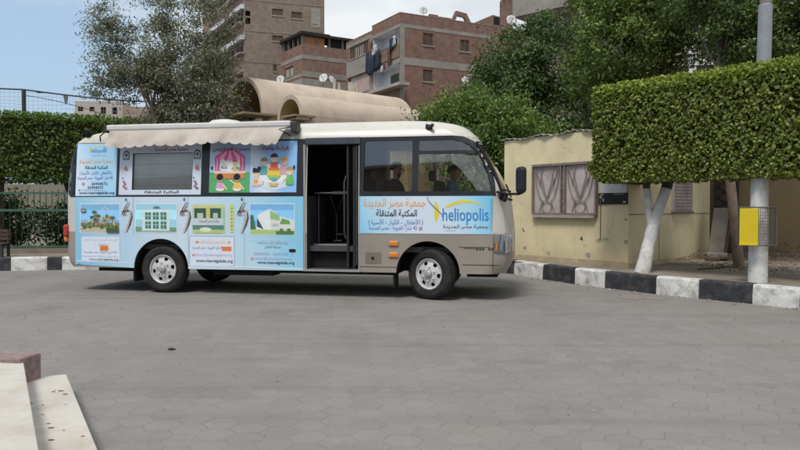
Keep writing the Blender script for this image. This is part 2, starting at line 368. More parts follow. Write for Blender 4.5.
# raised pavement behind the kerbs, one sheet just below the kerb tops
off = [(6.95, 7.45), (5.41, 9.44), (4.05, 11.05), (2.72, 13.33), (1.0, 16.9), (-7.41, 15.31), (-18, 13.2), (-18, 30), (24, 30), (24, 1.0), (12, 1.0)]
g = MB(); g.add([(x + (.08 if x > 1.1 else 0), y + .08, .272) for x, y in off], [tuple(range(len(off)))]); struct(g.build('pavement', M_sidewalk))

M_kw = mat('kerb_white_paint', (.60, .60, .585), .8, .1, 4, .5, 22, dirt=(.22, .20, .18), dirt_amt=.9, dscale=5)
M_kb = mat('kerb_black_paint', (.030, .032, .038), .75, .3, 4, .5, 22, dirt=(.13, .12, .11), dirt_amt=.5, dscale=6)
def kerb(name, pts, first, w=.19, h=.285):
    """painted kerb stones: one block between every two points, a hairline apart"""
    mb = MB(); k = first
    P = [Vector((*p, 0)) for p in pts]; nrm = []
    for i in range(len(P)):
        t = (P[min(i + 1, len(P) - 1)] - P[max(i - 1, 0)]).normalized(); nrm.append(V(t.y, -t.x, 0))
    for i in range(len(P) - 1):
        a, b = P[i], P[i + 1]; na, nb = nrm[i], nrm[i + 1]; t = (b - a).normalized(); a2 = a + t * .004; b2 = b - t * .004; hh = h + random.uniform(-.006, .008)
        n = max(2, int((b - a).length / .12)); rows = []
        for j in range(n + 1):
            f = j / n; p = a2.lerp(b2, f); q = na.lerp(nb, f).normalized(); jr = lambda s_=.007: random.uniform(-s_, s_)
            rows.append([p + V(0, 0, -.02), p + q * (.004 + jr()) + V(0, 0, h * .45), p + q * (.012 + jr()) + V(0, 0, hh - .03 + jr()), p + q * (.035 + jr()) + V(0, 0, hh + jr(.003)), p + q * w + V(0, 0, hh), p + q * w + V(0, 0, -.02)])
        vs_ = [v for r in rows for v in r]; fs = [(j * 6 + c, (j + 1) * 6 + c, (j + 1) * 6 + c + 1, j * 6 + c + 1) for j in range(n) for c in range(5)]
        mb.add(vs_, fs + [tuple(range(6)), tuple(n * 6 + c for c in range(6))], k % 2); k += 1
    return struct(mb.build(name, [M_kw, M_kb]))
kerb('kerb', [(p[0], p[1]) for p in KR], 1)
kerb('kerb', [(p[0], p[1]) for p in KL], 0)

# steps under the viewer's feet: two pale treads seen at lower left
M_step = mat('worn_marble', (.50, .475, .43), .6, .08, 2.2, .15, 30, dirt=(.37, .30, .22), dirt_amt=.65, dscale=2.4)
def steps():
    mb = MB(); D = V(.5, -.868, 0); Nn = V(.868, .5, 0)
    def slab(p0, ln, w, z0, z1, over=.0):
        a = Vector((*p0, 0)); n = 4; seg = ln / n
        for i in range(n):
            q = a + D * (seg * i + .003); r = a + D * (seg * (i + 1) - .003); c = (q + r) / 2 - Nn * (w / 2) + V(0, 0, (z0 + z1) / 2)
            mb.box(c, ((r - q).length, w, z1 - z0), 0, (D, Nn, V(0, 0, 1)), .006)
    slab((-2.46, 5.13), 5.0, .305, 0, .15)
    slab((-2.70, 4.985), 5.0, .40, .151, .30)
    slab((-3.04, 4.78), 5.0, .60, .20, .30)
    for i in range(14):                                          # chips and spots of dirt
        s_ = random.uniform(.2, 1.6); t_ = random.uniform(.03, .27)
        p = Vector((-2.46, 5.13, .151)) + D * s_ - Nn * t_; r_ = random.uniform(.004, .013)
        mb.add([p + V(r_ * 1.6 * math.cos(a), r_ * math.sin(a), .0008) for a in [k * PI / 4 + random.uniform(-.3, .3) for k in range(8)]], [tuple(range(8))], 1)
    return struct(mb.build('steps', [M_step, mat('dirt_spot', (.10, .06, .05), .9)]))
steps()
g = MB(); g.box((-3.22, 5.02, .165), (1.25, .22, .335), 0, (V(.985, -.17, 0), V(.17, .985, 0), V(0, 0, 1)), .012)
tag(g.build('granite_block', mat('pink_granite', (.25, .18, .172), .7, .35, 24, .3, 60, dirt=(.16, .09, .09), dirt_amt=.6, dscale=9)), 'rough pink granite block at the far end of the pale steps', 'stone block')

# soil heap along the back wall on the right
def soil():
    nx, ny = 46, 22; vs_ = []; rr = np.random.default_rng(3)
    hx = rr.normal(0, 1, (nx + 1, ny + 1))
    for i in range(nx + 1):
        for j in range(ny + 1):
            u, v = i / nx, j / ny; x = 5.9 + u * 8.6; y = 12.6 + v * 5.0 + (1 - u) * 2.0 - u * 1.6
            e = min(1, max(0, (v - .12) / .7)); e = e * e * (3 - 2 * e); s_ = min(1, u * 5)
            z = .262 + s_ * e * (.62 + .25 * math.sin(u * 9 + 1) + .12 * math.sin(u * 23 + v * 7)) * .8 + s_ * e * .035 * hx[i, j] + .012 * hx[i, j] * (1 if e > 0 else 0) + (.01 if e > 0 else 0)
            vs_.append((x, y, z))
    fs = [(i * (ny + 1) + j, (i + 1) * (ny + 1) + j, (i + 1) * (ny + 1) + j + 1, i * (ny + 1) + j + 1) for i in range(nx) for j in range(ny)]
    mb = MB(); mb.add(vs_, fs, 0, True); return struct(mb.build('soil_bank', M_soil))
soil()
def litter():
    n = 4200; x = RNG.uniform(5.6, 13, n); y = 11.2 + RNG.uniform(0, 1, n) ** .7 * 4.6 + (x - 5.6) * -.12
    e = np.clip((y - 13.2 + (x - 6) * .1) / 3.2, 0, 1); z = .29 + e * e * .5
    o = leaf_mesh('leaf_litter', np.c_[x, y, z], np.tile([0, 0, 1.], (n, 1)), .045, leaf_mat('dry_leaves', [(.16, .10, .06), (.09, .06, .04), (.24, .17, .10), (.13, .10, .07)], .05), None, .6, .5)
    tag(o, 'dry brown leaves scattered over the soil behind the kerb', 'leaf litter', kind='stuff')
litter()
g = MB()
for k in range(260):                                             # grit swept against the kerb and strewn on the paving
    if k < 170:
        i = random.randrange(len(KR) - 1); f = random.random(); a = Vector(KR[i]); b = Vector(KR[i + 1]); p = a.lerp(b, f); t = (b - a).normalized(); p = p + Vector((-t.y, t.x)) * abs(random.gauss(0, .16)) ; r_ = random.uniform(.006, .018)
    else: p = Vector((random.uniform(-6, 5), random.uniform(3.4, 9.5))); r_ = random.uniform(.004, .010)
    g.ball((p[0], p[1], r_ * .3), (r_, r_ * random.uniform(.6, 1), r_ * .7), 6, random.choice((0, 0, 1)))
tag(g.build('grit', [mat('grit_pale', (.36, .33, .29), .9, .3, 30), mat('grit_dark', (.13, .11, .09), .9, .3, 30)]), 'loose grit strewn on the grey paving and along the kerb', 'grit', kind='stuff')
def stain(name, cx, cy, rx, ry, rot, m, label):
    mb = MB(); pts = []
    for k in range(28):
        a = 2 * PI * k / 28; r_ = 1 + .28 * math.sin(3 * a + 1) + random.uniform(-.16, .16); x, y = rx * r_ * math.cos(a), ry * r_ * math.sin(a)
        pts.append((cx + x * math.cos(rot) - y * math.sin(rot), cy + x * math.sin(rot) + y * math.cos(rot), .004))
    mb.add(pts, [tuple(range(28))]); return struct(mb.build(name, m))
stain('paving_stain', 3.62, 10.66, .36, .21, -.75, mat('rusty_sand', (.235, .20, .175), .95, .25, 8, .4, 40), '')

g = MB(); g.ball((-2.21, 6.72, .010), (.028, .018, .016), 8); g.ball((-2.185, 6.73, .006), (.022, .012, .010), 8); g.ball((-2.235, 6.735, .005), (.014, .012, .009), 7)
tag(g.build('clod', mat('dark_clod', (.05, .045, .04), .9)), 'small dark clod of dirt lying alone on the grey paving', 'clod')
g = MB(); g.tube([(5.15, 12.1, .30), (5.4, 11.95, .335), (5.6, 12.0, .36), (5.85, 11.9, .33)], [.012, .02, .016, .006], 6); g.tube([(5.4, 11.95, .335), (5.5, 12.15, .37), (5.75, 12.25, .40)], [.012, .01, .004], 6)
tag(g.build('fallen_branch', M_bark), 'dark fallen branch on the pavement between white tree and pole', 'branch')

# ------------------------------------------------------------------ the mobile library bus
YC = 1.025
def lerp_tab(t, x):
    if x <= t[0][0]: return t[0][1]
    for (a, b), (c, d) in zip(t, t[1:]):
        if x <= c: return b + (d - b) * (x - a) / (c - a)
    return t[-1][1]
XF = [(.38, 7.20), (.45, 7.27), (.6, 7.31), (1.0, 7.31), (1.5, 7.25), (1.7, 7.19), (1.9, 7.09), (2.1, 6.985), (2.3, 6.87), (2.42, 6.79)]
XR = [(.38, .12), (.46, .04), (.6, .0), (1.5, .0), (1.9, .02), (2.2, .06), (2.42, .13)]
WW = [(.38, 1.015), (.40, 1.025), (1.45, 1.025), (1.55, 1.023), (1.65, 1.017), (2.42, .955)]
AF, BF, AR_, BR_ = .30, .42, .20, .26
def xf(z): return lerp_tab(XF, z)
def xr(z): return lerp_tab(XR, z)
def ww(z): return lerp_tab(WW, z)
def S(x, z, off=0.0, far=False):
    """point on the side of the bus, off metres proud of it"""
    d = 0; t = (x - (xf(z) - AF)) / AF
    if t > 0: d = BF * (1 - math.sqrt(max(0, 1 - min(1, t) ** 2)))
    t = (xr(z) + AR_ - x) / AR_
    if t > 0: d = BR_ * (1 - math.sqrt(max(0, 1 - min(1, t) ** 2)))
    y = YC - ww(z) + d - off
    return V(x, 2 * YC - y if far else y, z)
def FR(y, z, off=0.0):
    t = (abs(y - YC) - (ww(z) - BF)) / BF; d = AF * (1 - math.sqrt(max(0, 1 - min(1, max(0, t)) ** 2)))
    return V(xf(z) - d + off, y, z)
def RE(y, z, off=0.0):
    t = (abs(y - YC) - (ww(z) - BR_)) / BR_; d = AR_ * (1 - math.sqrt(max(0, 1 - min(1, max(0, t)) ** 2)))
    return V(xr(z) + d - off, y, z)
kF = .2929
def side_sheet(mb, outer, holes=(), off=0.0, mi=0, step=.12, far=False, smooth=True):
    p, f = plate(outer, holes, step); b = len(mb.v); mb.add([S(x, z, off, far) for x, z in p], f, mi, smooth); return mb
def ink_poly(mb, poly, mi, off, far=False): mb.add([S(x, z, off) for x, z in poly], [tuple(range(len(poly)))], mi)
_ink = {}
def ink(r, g_, b):
    k = (r, g_, b)
    if k not in _ink: _ink[k] = mat('printed_ink_%d' % len(_ink), k, .4, .05, 9, spec=.3)
    return _ink[k]
class Print:
    """flat printed picture on the side of the bus: one mesh, many inks"""
    def __init__(s, off): s.mb = MB(); s.off = off; s.mats = []; s.n = 0
    def mi(s, col):
        m = ink(*col)
        if m not in s.mats: s.mats.append(m)
        return s.mats.index(m)
    def poly(s, pts, col):
        s.n += 1; ink_poly(s.mb, pts, s.mi(col), s.off + .00025 * s.n); return s
    def text(s, t, x0, x1, z0, z1, col, bold=0.0, shear=0.0):
        s.n += 1; p, f = text_fit(t, x0, x1, z0, z1, bold, shear); s.mb.add([S(x, z, s.off + .00025 * s.n) for x, z in p], f, s.mi(col)); return s
    def build(s, name, parent, label=None):
        o = s.mb.build(name, s.mats, parent, fix=False)
        if label: o['label'] = label
        return o

def bus_paint():
    m, nt, N, L, b = node_mat('cream_bus_paint', .38, .45); tc = coords(N)
    c = ramp(N, L, noise(N, L, tc, 1.2, 6, .6), [(.3, (.50, .485, .43)), (.7, (.57, .555, .50))])
    d = ramp(N, L, noise(N, L, tc, 3.5, 8, .7), [(.5, (0, 0, 0)), (.75, (.35, .35, .35))]); c = mixc(N, L, d, c, (.36, .32, .26)); L.new(c, b.inputs['Base Color'])
    b.inputs['Coat Weight'].default_value = .25; b.inputs['Coat Roughness'].default_value = .15
    return m
M_cream = bus_paint()
M_taupe = mat('taupe_bus_paint', (.285, .255, .222), .36, .10, 1.5, spec=.5, dirt=(.31, .28, .235), dirt_amt=.6, dscale=2.6)
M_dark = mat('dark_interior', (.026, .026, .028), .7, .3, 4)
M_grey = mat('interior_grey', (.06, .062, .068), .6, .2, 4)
M_frame = mat('window_frame_black', (.018, .020, .027), .35, .2, 3, spec=.5)
M_alu = mat('brushed_aluminium', (.42, .41, .39), .5, .08, 6, metal=.6)
M_under = mat('chassis', (.015, .014, .013), .9, .3, 5)
M_seat = mat('seat_cloth', (.07, .09, .12), .9, .3, 8)
def banner_mat(name, stops):
    m, nt, N, L, b = node_mat(name, .4, .3); tc = coords(N); sp = N.new('ShaderNodeSeparateXYZ'); L.new(tc, sp.inputs[0])
    x = math_(N, L, 'MULTIPLY_ADD', sp.outputs[2], .35, sp.outputs[0]); n_ = noise(N, L, tc, .8, 3, .5)
    x = math_(N, L, 'MULTIPLY_ADD', n_, .5, x); mr = N.new('ShaderNodeMapRange'); mr.inputs[1].default_value = stops[0][0] + .6; mr.inputs[2].default_value = stops[-1][0] + .6; L.new(x, mr.inputs[0])
    a, z = stops[0][0], stops[-1][0]
    c = ramp(N, L, mr.outputs[0], [((p - a) / (z - a), q) for p, q in stops])
    f = ramp(N, L, noise(N, L, tc, 4, 8, .7), [(.5, (0, 0, 0)), (.8, (.3, .3, .3))]); c = mixc(N, L, f, c, (.42, .44, .43)); L.new(c, b.inputs['Base Color']); return m
SKYB, PALE, WHITEB = (.24, .55, .78), (.50, .68, .84), (.62, .72, .84)
M_ban1 = banner_mat('banner_print', [(.25, (.24, .53, .76)), (.9, (.42, .63, .80)), (1.7, (.58, .70, .83)), (2.7, (.56, .70, .82)), (3.4, (.42, .66, .81)), (4.15, (.24, .57, .78))])
M_ban2 = banner_mat('banner_print_front', [(5.05, (.22, .56, .82)), (5.35, (.42, .66, .84)), (5.9, WHITEB), (6.4, WHITEB), (6.8, (.36, .66, .84)), (7.06, (.20, .56, .82))])
M_ban3 = banner_mat('banner_print_rear', [(.2, WHITEB), (.6, (.60, .72, .86)), (1.0, (.36, .62, .84))])

def arch(cx, r, n=22): return [(cx - r * math.cos(PI * k / (n - 1)), .40 + r * math.sin(PI * k / (n - 1))) for k in range(n)]
WX_R, WX_F = 1.78, 6.09
WIN2 = [(5.93, 1.60), (7.035, 1.60), (7.015, 1.74), (6.97, 1.90), (6.905, 2.06), (6.82, 2.20), (6.72, 2.30), (6.60, 2.36), (6.45, 2.385), (5.93, 2.385)]
WIN1 = rrect(5.10, 5.865, 1.60, 2.385, .04)
HATCH = rect(1.28, 2.32, 1.60, 2.24); DOOR = rect(4.22, 5.03, .425, 2.33)
def side_outline():
    zs = [.40, .46, .6, .8, 1.0, 1.25, 1.5, 1.7, 1.9, 2.1, 2.3, 2.42]
    o = [(xr(.40) + kF * AR_, .40)] + arch(WX_R, .47) + arch(WX_F, .475)
    return o + [(xf(z) - kF * AF, z) for z in zs] + [(xr(z) + kF * AR_, z) for z in zs[::-1][:-1]]
bus = thing('library_bus', 'cream and taupe minibus wrapped in blue mobile library posters, open side door and awning', 'bus', (-5.564, 11.513, 0), R(-11.21))
def body():
    mb = MB()
    def two_tone(outer, holes, far):
        p, f = plate(outer, holes, .07)
        low = [t for t in f if sum(p[i][1] for i in t) / len(t) < .97]; hi = [t for t in f if t not in set(low)]
        q = [S(x, z, 0, far) for x, z in p]; mb.add(q, low, 1, True); mb.add(q, hi, 0, True)
    o = side_outline()
    two_tone(o, [HATCH, DOOR, WIN1, WIN2], False); two_tone(o, [WIN1, WIN2], True)
    # front with its windscreen opening, rear with its window
    zs = [.40, .46, .6, .8, 1.0, 1.25, 1.5, 1.7, 1.9, 2.1, 2.3, 2.42]
    fo = [(YC - (ww(z) - kF * BF), z) for z in zs] + [(YC + (ww(z) - kF * BF), z) for z in zs[::-1]]
    WS = [(YC - (ww(z) - kF * BF) + .03, z) for z in (1.52, 1.7, 1.9, 2.1, 2.32)] + [(YC + (ww(z) - kF * BF) - .03, z) for z in (2.32, 2.1, 1.9, 1.7, 1.52)]
    p, f = plate(fo, [WS], .11); q = [FR(y, z) for y, z in p]
    low = [t for t in f if sum(p[i][1] for i in t) / len(t) < .97]; hi = [t for t in f if t not in set(low)]; mb.add(q, low, 1, True); mb.add(q, hi, 0, True)
    ro = [(YC - (ww(z) - kF * BR_), z) for z in zs] + [(YC + (ww(z) - kF * BR_), z) for z in zs[::-1]]
    p, f = plate(ro, [rrect(YC - .6, YC + .6, 1.5, 2.2, .1)], .11); q = [RE(y, z) for y, z in p]
    low = [t for t in f if sum(p[i][1] for i in t) / len(t) < .97]; hi = [t for t in f if t not in set(low)]; mb.add(q, low, 1, True); mb.add(q, hi, 0, True)
    # roof: rings closing upward
    rings = [(2.415, .956, .127, 6.795, .20, .26, .30, .42), (2.46, .95, .155, 6.755, .22, .3, .32, .44), (2.52, .925, .215, 6.69, .26, .36, .36, .5), (2.575, .895, .30, 6.63, .34, .45, .42, .55), (2.625, .835, .44, 6.545, .45, .5, .5, .58),
             (2.668, .74, .66, 6.43, .6, .5, .62, .58), (2.705, .60, 1.0, 6.27, .8, .45, .75, .48), (2.728, .42, 1.6, 6.0, .8, .35, .8, .36), (2.742, .15, 2.4, 5.4, .6, .12, .6, .12)]
    vs_ = []; n = 0
    for z, w, a, b, ar, br, af, bf in rings:
        lp = []
        for k in range(9): t = PI / 2 * k / 8; lp.append((b - af + af * math.sin(t), YC - w + bf - bf * math.cos(t)))
        for k in range(9): t = PI / 2 * k / 8; lp.append((b - af + af * math.cos(t), YC + w - bf + bf * math.sin(t)))
        for k in range(9): t = PI / 2 * k / 8; lp.append((a + ar - ar * math.sin(t), YC + w - br + br * math.cos(t)))
        for k in range(9): t = PI / 2 * k / 8; lp.append((a + ar - ar * math.cos(t), YC - w + br - br * math.sin(t)))
        n = len(lp); vs_ += [(x, y, z) for x, y in lp]
    fs = [(i * n + k, i * n + (k + 1) % n, (i + 1) * n + (k + 1) % n, (i + 1) * n + k) for i in range(len(rings) - 1) for k in range(n)] + [tuple((len(rings) - 1) * n + k for k in range(n))]
    mb.add(vs_, fs, 0, True)
    ob = mb.build('body', [M_cream, M_taupe], bus); return ob
body_o = body()
def inside():
    mb = MB()
    mb.bx(.25, 7.0, .12, 1.93, .70, .78, 1); mb.bx(.3, 4.0, .10, .13, .8, 1.52, 0); mb.bx(.3, 5.0, 1.88, 1.91, .8, 2.36, 0)       # floor; near-black lining added to keep the inside dark
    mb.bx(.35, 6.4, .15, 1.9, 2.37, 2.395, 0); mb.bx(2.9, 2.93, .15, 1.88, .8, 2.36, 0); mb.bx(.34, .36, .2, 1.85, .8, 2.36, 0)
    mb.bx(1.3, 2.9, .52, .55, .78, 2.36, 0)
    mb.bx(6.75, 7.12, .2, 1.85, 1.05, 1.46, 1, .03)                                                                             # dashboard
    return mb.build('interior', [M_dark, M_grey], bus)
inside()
g = MB(); g.bx(.5, 1.25, .25, 1.8, .32, .70); g.bx(2.3, 5.55, .22, 1.83, .34, .70); g.bx(6.65, 7.1, .2, 1.85, .34, .70); g.bx(1.25, 2.3, .5, 1.55, .38, .7); g.bx(5.55, 6.65, .55, 1.5, .38, .7)
g.tube([(1.78, .3, .39), (1.78, 1.75, .39)], .07, 10); g.tube([(6.09, .3, .39), (6.09, 1.75, .39)], .06, 10); g.bx(2.6, 3.6, .16, .5, .30, .40)
for cx in (WX_R, WX_F):
    for far in (0, 1):
        y0, y1 = (.03, .46) if not far else (2 * YC - .03, 2 * YC - .46); a = arch(cx, .478)
        g.add([(x, y0, z) for x, z in a] + [(x, y1, z) for x, z in a] , [(k, k + 1, len(a) + k + 1, len(a) + k) for k in range(len(a) - 1)]); g.add([(x, y1, z) for x, z in a], [tuple(range(len(a)))])
g.build('underbody', M_under, bus)
G_bus = glass_mat('bus_glass', (.92, .94, .94), .9, 2.25)
def window(name, outline, off=-.012, far=False, m=None, step=.2):
    mb = MB(); side_sheet(mb, outline, (), off, 0, step, far); return mb.build(name, m or glass_mat('bus_glass'), bus, fix=False)
G_bus = glass_mat('bus_glass', (.92, .94, .94), .9, 2.25)
G_hatch = glass_mat('hatch_glass', (.94, .96, .96), .9, 1.75)
window('window', WIN1); w2 = window('window', WIN2); window('window', HATCH, -.012, False, G_hatch); window('window', WIN1, -.012, True); window('window', WIN2, -.012, True)
mb = MB(); mb.add([S(1.27, 1.59, -.035), S(2.33, 1.59, -.035), S(2.33, 2.25, -.035), S(1.27, 2.25, -.035)], [(0, 1, 2, 3)])
for k in range(3): z = 1.72 + .17 * k; mb.add([S(1.28, z, -.033), S(2.32, z, -.033), S(2.32, z + .012, -.033), S(1.28, z + .012, -.033)], [(0, 1, 2, 3)], 1)
mb.build('sheen_sheet', [mat('sheen_grey', (.78, .80, .80), .8, .08, 3), mat('sheen_bar', (.62, .64, .64), .8)], bus, False)  # added pale sheet behind the hatch glass, standing in for its grey sheen
mb = MB(); p, f = plate([(YC - (ww(z) - kF * BF) + .03, z) for z in (1.52, 1.7, 1.9, 2.1, 2.32)] + [(YC + (ww(z) - kF * BF) - .03, z) for z in (2.32, 2.1, 1.9, 1.7, 1.52)], (), .15); mb.add([FR(y, z, -.01) for y, z in p], f, 0, True); wsn = mb.build('windscreen', glass_mat('bus_glass'), bus, False)
mb = MB(); p, f = plate(rrect(YC - .6, YC + .6, 1.5, 2.2, .1), (), .3); mb.add([RE(y, z, -.01) for y, z in p], f, 0, True); mb.build('rear_window', glass_mat('bus_glass'), bus, False)
# windscreen gasket wraps the corner
mb = MB()
for sgn in (-1, 1):
    path = [FR(YC + sgn * (ww(z) - kF * BF - .02), z, .018) for z in (1.50, 1.6, 1.75, 1.9, 2.05, 2.2, 2.34)]; mb.tube(path, .022, 6)
mb.tube([FR(YC + t * (ww(2.34) - .16), 2.34, .004) for t in (-1, -.6, 0, .6, 1)], .02, 6); mb.tube([FR(YC + t * (ww(1.5) - .16), 1.5, .004) for t in (-1, -.6, 0, .6, 1)], .02, 6)
mb.tube([FR(YC - .05 - .5 * t, 1.54 + .18 * t, .03) for t in (0, .5, 1)], .012, 6); mb.build('windscreen_seal', M_black, bus)

# dark band that carries the upper posters and frames the windows
mb = MB()
b1 = [(xr(1.55) + .1, 1.60), (.16, 1.545), (4.19, 1.545), (4.19, 2.425), (.26, 2.425), (.20, 2.38), (.15, 2.2), (.115, 1.9)]
side_sheet(mb, b1, [HATCH], .006, 0, .07)
b2 = [(5.035, 1.545), (7.085, 1.545), (7.07, 1.72), (7.02, 1.92), (6.95, 2.10), (6.86, 2.25), (6.745, 2.36), (6.60, 2.42), (6.45, 2.432), (5.035, 2.432)]
w1o = rrect(5.115, 5.85, 1.612, 2.375, .04); w2a = [(5.945, 1.612), (7.02, 1.612), (7.0, 1.74), (6.955, 1.90), (6.89, 2.06), (6.825, 2.165), (5.945, 2.165)]; w2b = [(5.945, 2.215), (6.79, 2.215), (6.70, 2.29), (6.59, 2.345), (6.44, 2.37), (5.945, 2.37)]
side_sheet(mb, b2, [w1o, w2a, w2b], .006, 0, .06)
# corner glass at the very rear
mb.build('window_band', M_frame, bus, False)
mb = MB(); side_sheet(mb, [(.14, 1.62), (.235, 1.58), (.255, 1.58), (.255, 2.39), (.245, 2.39), (.19, 2.28), (.155, 2.05)], (), .009, 0, .06); mb.build('corner_window', glass_mat('corner_glass', (.04, .05, .07), .7, 1.6), bus, False)
mb = MB(); mb.box((6.38, .10, 2.19), (.9, .02, .04)); mb.build('window_bar', M_frame, bus)

# ---- posters
def sheet(name, outline, m, off, step=.15):
    mb = MB(); side_sheet(mb, outline, (), off, 0, step); return mb.build(name, m, bus, False)
OR_, BLK, BLU, PUR, RED, GRY, GRN, YEL = (.75, .36, .10), (.02, .02, .025), (.06, .17, .42), (.17, .14, .45), (.42, .035, .06), (.30, .33, .36), (.10, .36, .16), (.72, .60, .06)
AS, ML, FA, AD = 'جمعية مصر الجديدة', 'المكتبة المتنقلة', '( للأطفال - الكبار - للأسرة )', '42 شارع العروبة - مصر الجديدة'
AS, ML, FA, AD = arabic(AS), arabic(ML), arabic(FA), arabic(AD)
def swoosh(pr, x0, x1, z, h, col, w):
    n = 14; pts = []; ws = []
    for k in range(n): t = k / (n - 1); pts.append((x0 + (x1 - x0) * t, z + h * math.sin(PI * (.12 + .80 * t)) ** .8)); ws.append(w * (.35 + math.sin(PI * min(1, t * 1.1 + .15)) if t < .8 else .5 * (1 - t) * 3 + .05))
    pr.poly(stroke(pts, ws), col)
def leaf_y(pr, x, z0, z1, w, col): pr.poly([(x + w * math.sin(PI * t) * s_ * (1 if s_ > 0 else .55) + .18 * w * (t - .5), z0 + (z1 - z0) * t) for s_, r_ in ((-1, range(9)), (1, range(8, -1, -1))) for t in [k / 8 for k in r_]], col)

# front panel with the society's name and the heliopolis mark
fp = sheet('poster', [(5.055, .985), (7.03, .985), (7.045, 1.54), (5.055, 1.54)], M_ban2, .007, .07)
pr = Print(.008); pr.text(AS, 5.12, 6.06, 1.345, 1.515, OR_, .012).text(ML, 5.31, 5.93, 1.215, 1.345, BLK, .022).text(FA, 5.19, 6.02, 1.10, 1.205, BLU, .008).text(AD, 5.20, 5.93, 1.01, 1.105, PUR, .008)
pr.poly(disc(5.985, 1.06, .026), RED).poly(disc(5.985, 1.06, .012), (.7, .75, .85)); pr.build('lettering', fp)
pr = Print(.008); leaf_y(pr, 6.215, 1.15, 1.45, .05, YEL); leaf_y(pr, 6.20, 1.30, 1.47, .028, (.62, .66, .12)); swoosh(pr, 6.36, 6.99, 1.30, .165, (.72, .62, .08), .035)
pr.poly(stroke([(6.08, 1.535), (6.10, 1.47), (6.18, 1.38), (6.30, 1.27), (6.325, 1.17)], [.008, .010, .014, .012, .006]), (.08, .10, .24))
pr.text('heliopolis', 6.31, 6.985, 1.115, 1.365, (.05, .24, .58), .012); pr.text('MISR EL GEDIDA', 6.50, 6.80, 1.275, 1.296, (.25, .3, .35)); pr.text(AS, 6.32, 6.98, 1.055, 1.125, (.12, .13, .16), .012); pr.text(arabic('مصر الجديدة'), 6.33, 6.50, 1.02, 1.05, (.35, .36, .4))
pr.build('logo', fp)

# rear upper poster
rp = sheet('poster', rect(.262, .995, 1.56, 2.415), M_ban3, .010, .07)
pr = Print(.012); pr.text(AS, .32, .93, 2.075, 2.165, OR_, .012).text(ML, .42, .83, 1.985, 2.055, BLK, .02).text(FA, .33, .91, 1.895, 1.975, BLU, .008).text(AD, .30, .93, 1.805, 1.885, PUR, .008)
pr.text('26904072', .55, .84, 1.735, 1.78, BLK, .006).text('26904073', .48, .76, 1.675, 1.72, BLK, .006).poly(disc(.40, 1.757, .025), RED).poly(disc(.40, 1.757, .011), (.7, .75, .85))
pr.text('www.masrelgdeda.org', .33, .97, 1.578, 1.632, (.03, .05, .10), .014); pr.text('info@masrelgdeda.org', .37, .80, 1.638, 1.668, (.35, .35, .6)); pr.poly(disc(.335, 1.655, .014), RED); pr.build('lettering', rp)
pr = Print(.012); leaf_y(pr, .49, 2.25, 2.38, .02, YEL); swoosh(pr, .53, .80, 2.31, .06, (.70, .66, .2), .014); pr.text('heliopolis', .52, .80, 2.245, 2.335, (.08, .28, .6), .01); pr.text(AS, .52, .80, 2.205, 2.235, GRY); pr.build('logo', rp)

# frame of the book hatch
mb = MB(); side_sheet(mb, rect(1.045, 2.475, 1.575, 2.40), [rect(1.275, 2.325, 1.655, 2.245)], .010, 0, .07); hp = mb.build('hatch_poster', banner_mat('hatch_print', [(1.0, (.52, .60, .74)), (1.7, (.60, .66, .78)), (2.5, (.58, .66, .80))]), bus, False)
pr = Print(.012); pr.text(AS, 1.66, 2.24, 2.258, 2.335, RED, .014); pr.text(ML, 1.50, 2.10, 1.588, 1.645, BLK, .02); pr.build('lettering', hp)
pr = Print(.012)
for cx in (1.16, 2.40):
    pr.poly(rect(cx - .058, cx + .058, 2.14, 2.24) [:2] + disc(cx, 2.22, .058, .07, 9, 0, 180), (.05, .05, .07)); pr.poly(rect(cx - .044, cx + .044, 2.15, 2.22)[:2] + disc(cx, 2.215, .044, .055, 9, 0, 180), (.45, .48, .52)); pr.poly(disc(cx, 2.215, .025), (.10, .11, .13)); pr.poly(rect(cx - .04, cx + .04, 2.148, 2.165), (.2, .25, .3))
    c_ = (.6, .16, .06) if cx > 2 else (.40, .22, .18)
    pr.poly([(cx - .045, 1.985), (cx + .045, 1.985), (cx, 2.055)], c_); pr.poly([(cx - .022, 1.965), (cx + .05, 1.965), (cx + .02, 1.99)], (.25, .2, .2))
    for k, (c2, w_) in enumerate(((BLK, .010), ((.55, .10, .08), .014), ((.4, .4, .42), .008))):
        pr.poly(stroke([(cx - .05 + .02 * k, 1.80), (cx - .01 + .012 * k, 1.75), (cx - .045 + .025 * k, 1.71), (cx + .02 + .015 * k, 1.655 + .012 * k)], w_), c2)
    pr.poly(disc(cx - .05, 1.845, .012), (.06, .08, .16))
pr.build('emblem', hp)

# children's posters
mb = MB(); side_sheet(mb, rect(2.615, 3.29, 1.605, 2.40), (), .010, 0, .07); kp = mb.build('poster', banner_mat('puppet_print', [(2.6, (.30, .48, .74)), (2.95, (.52, .64, .82)), (3.3, (.34, .50, .76))]), bus, False); kp['label'] = 'puppet theatre poster with pink striped tent and two children watching'
pr = Print(.012); x0, x1 = 2.615, 3.29
pr.poly(rect(x0, x1, 1.605, 1.92), (.10, .38, .15)); pr.poly([(x0, 1.92), (x0 + .2, 1.945), (x1 - .15, 1.94), (x1, 1.92)], (.30, .52, .14))
PK, PK2 = (.62, .10, .28), (.80, .36, .50)
pr.poly(disc(2.955, 2.06, .20, .17), (.78, .78, .84))
for k in range(7):
    a, b = -1 + 2 * k / 7, -1 + 2 * (k + 1) / 7; zz = lambda t: 2.11 - .05 * (1 - abs(t))
    pr.poly([(2.955 + .035 * a, 2.30), (2.955 + .035 * b, 2.30), (2.955 + .255 * b, zz(b) + .06), (2.955 + .24 * (a + b) / 2, zz((a + b) / 2) + .02), (2.955 + .255 * a, zz(a) + .06)], PK if k % 2 == 0 else PK2)
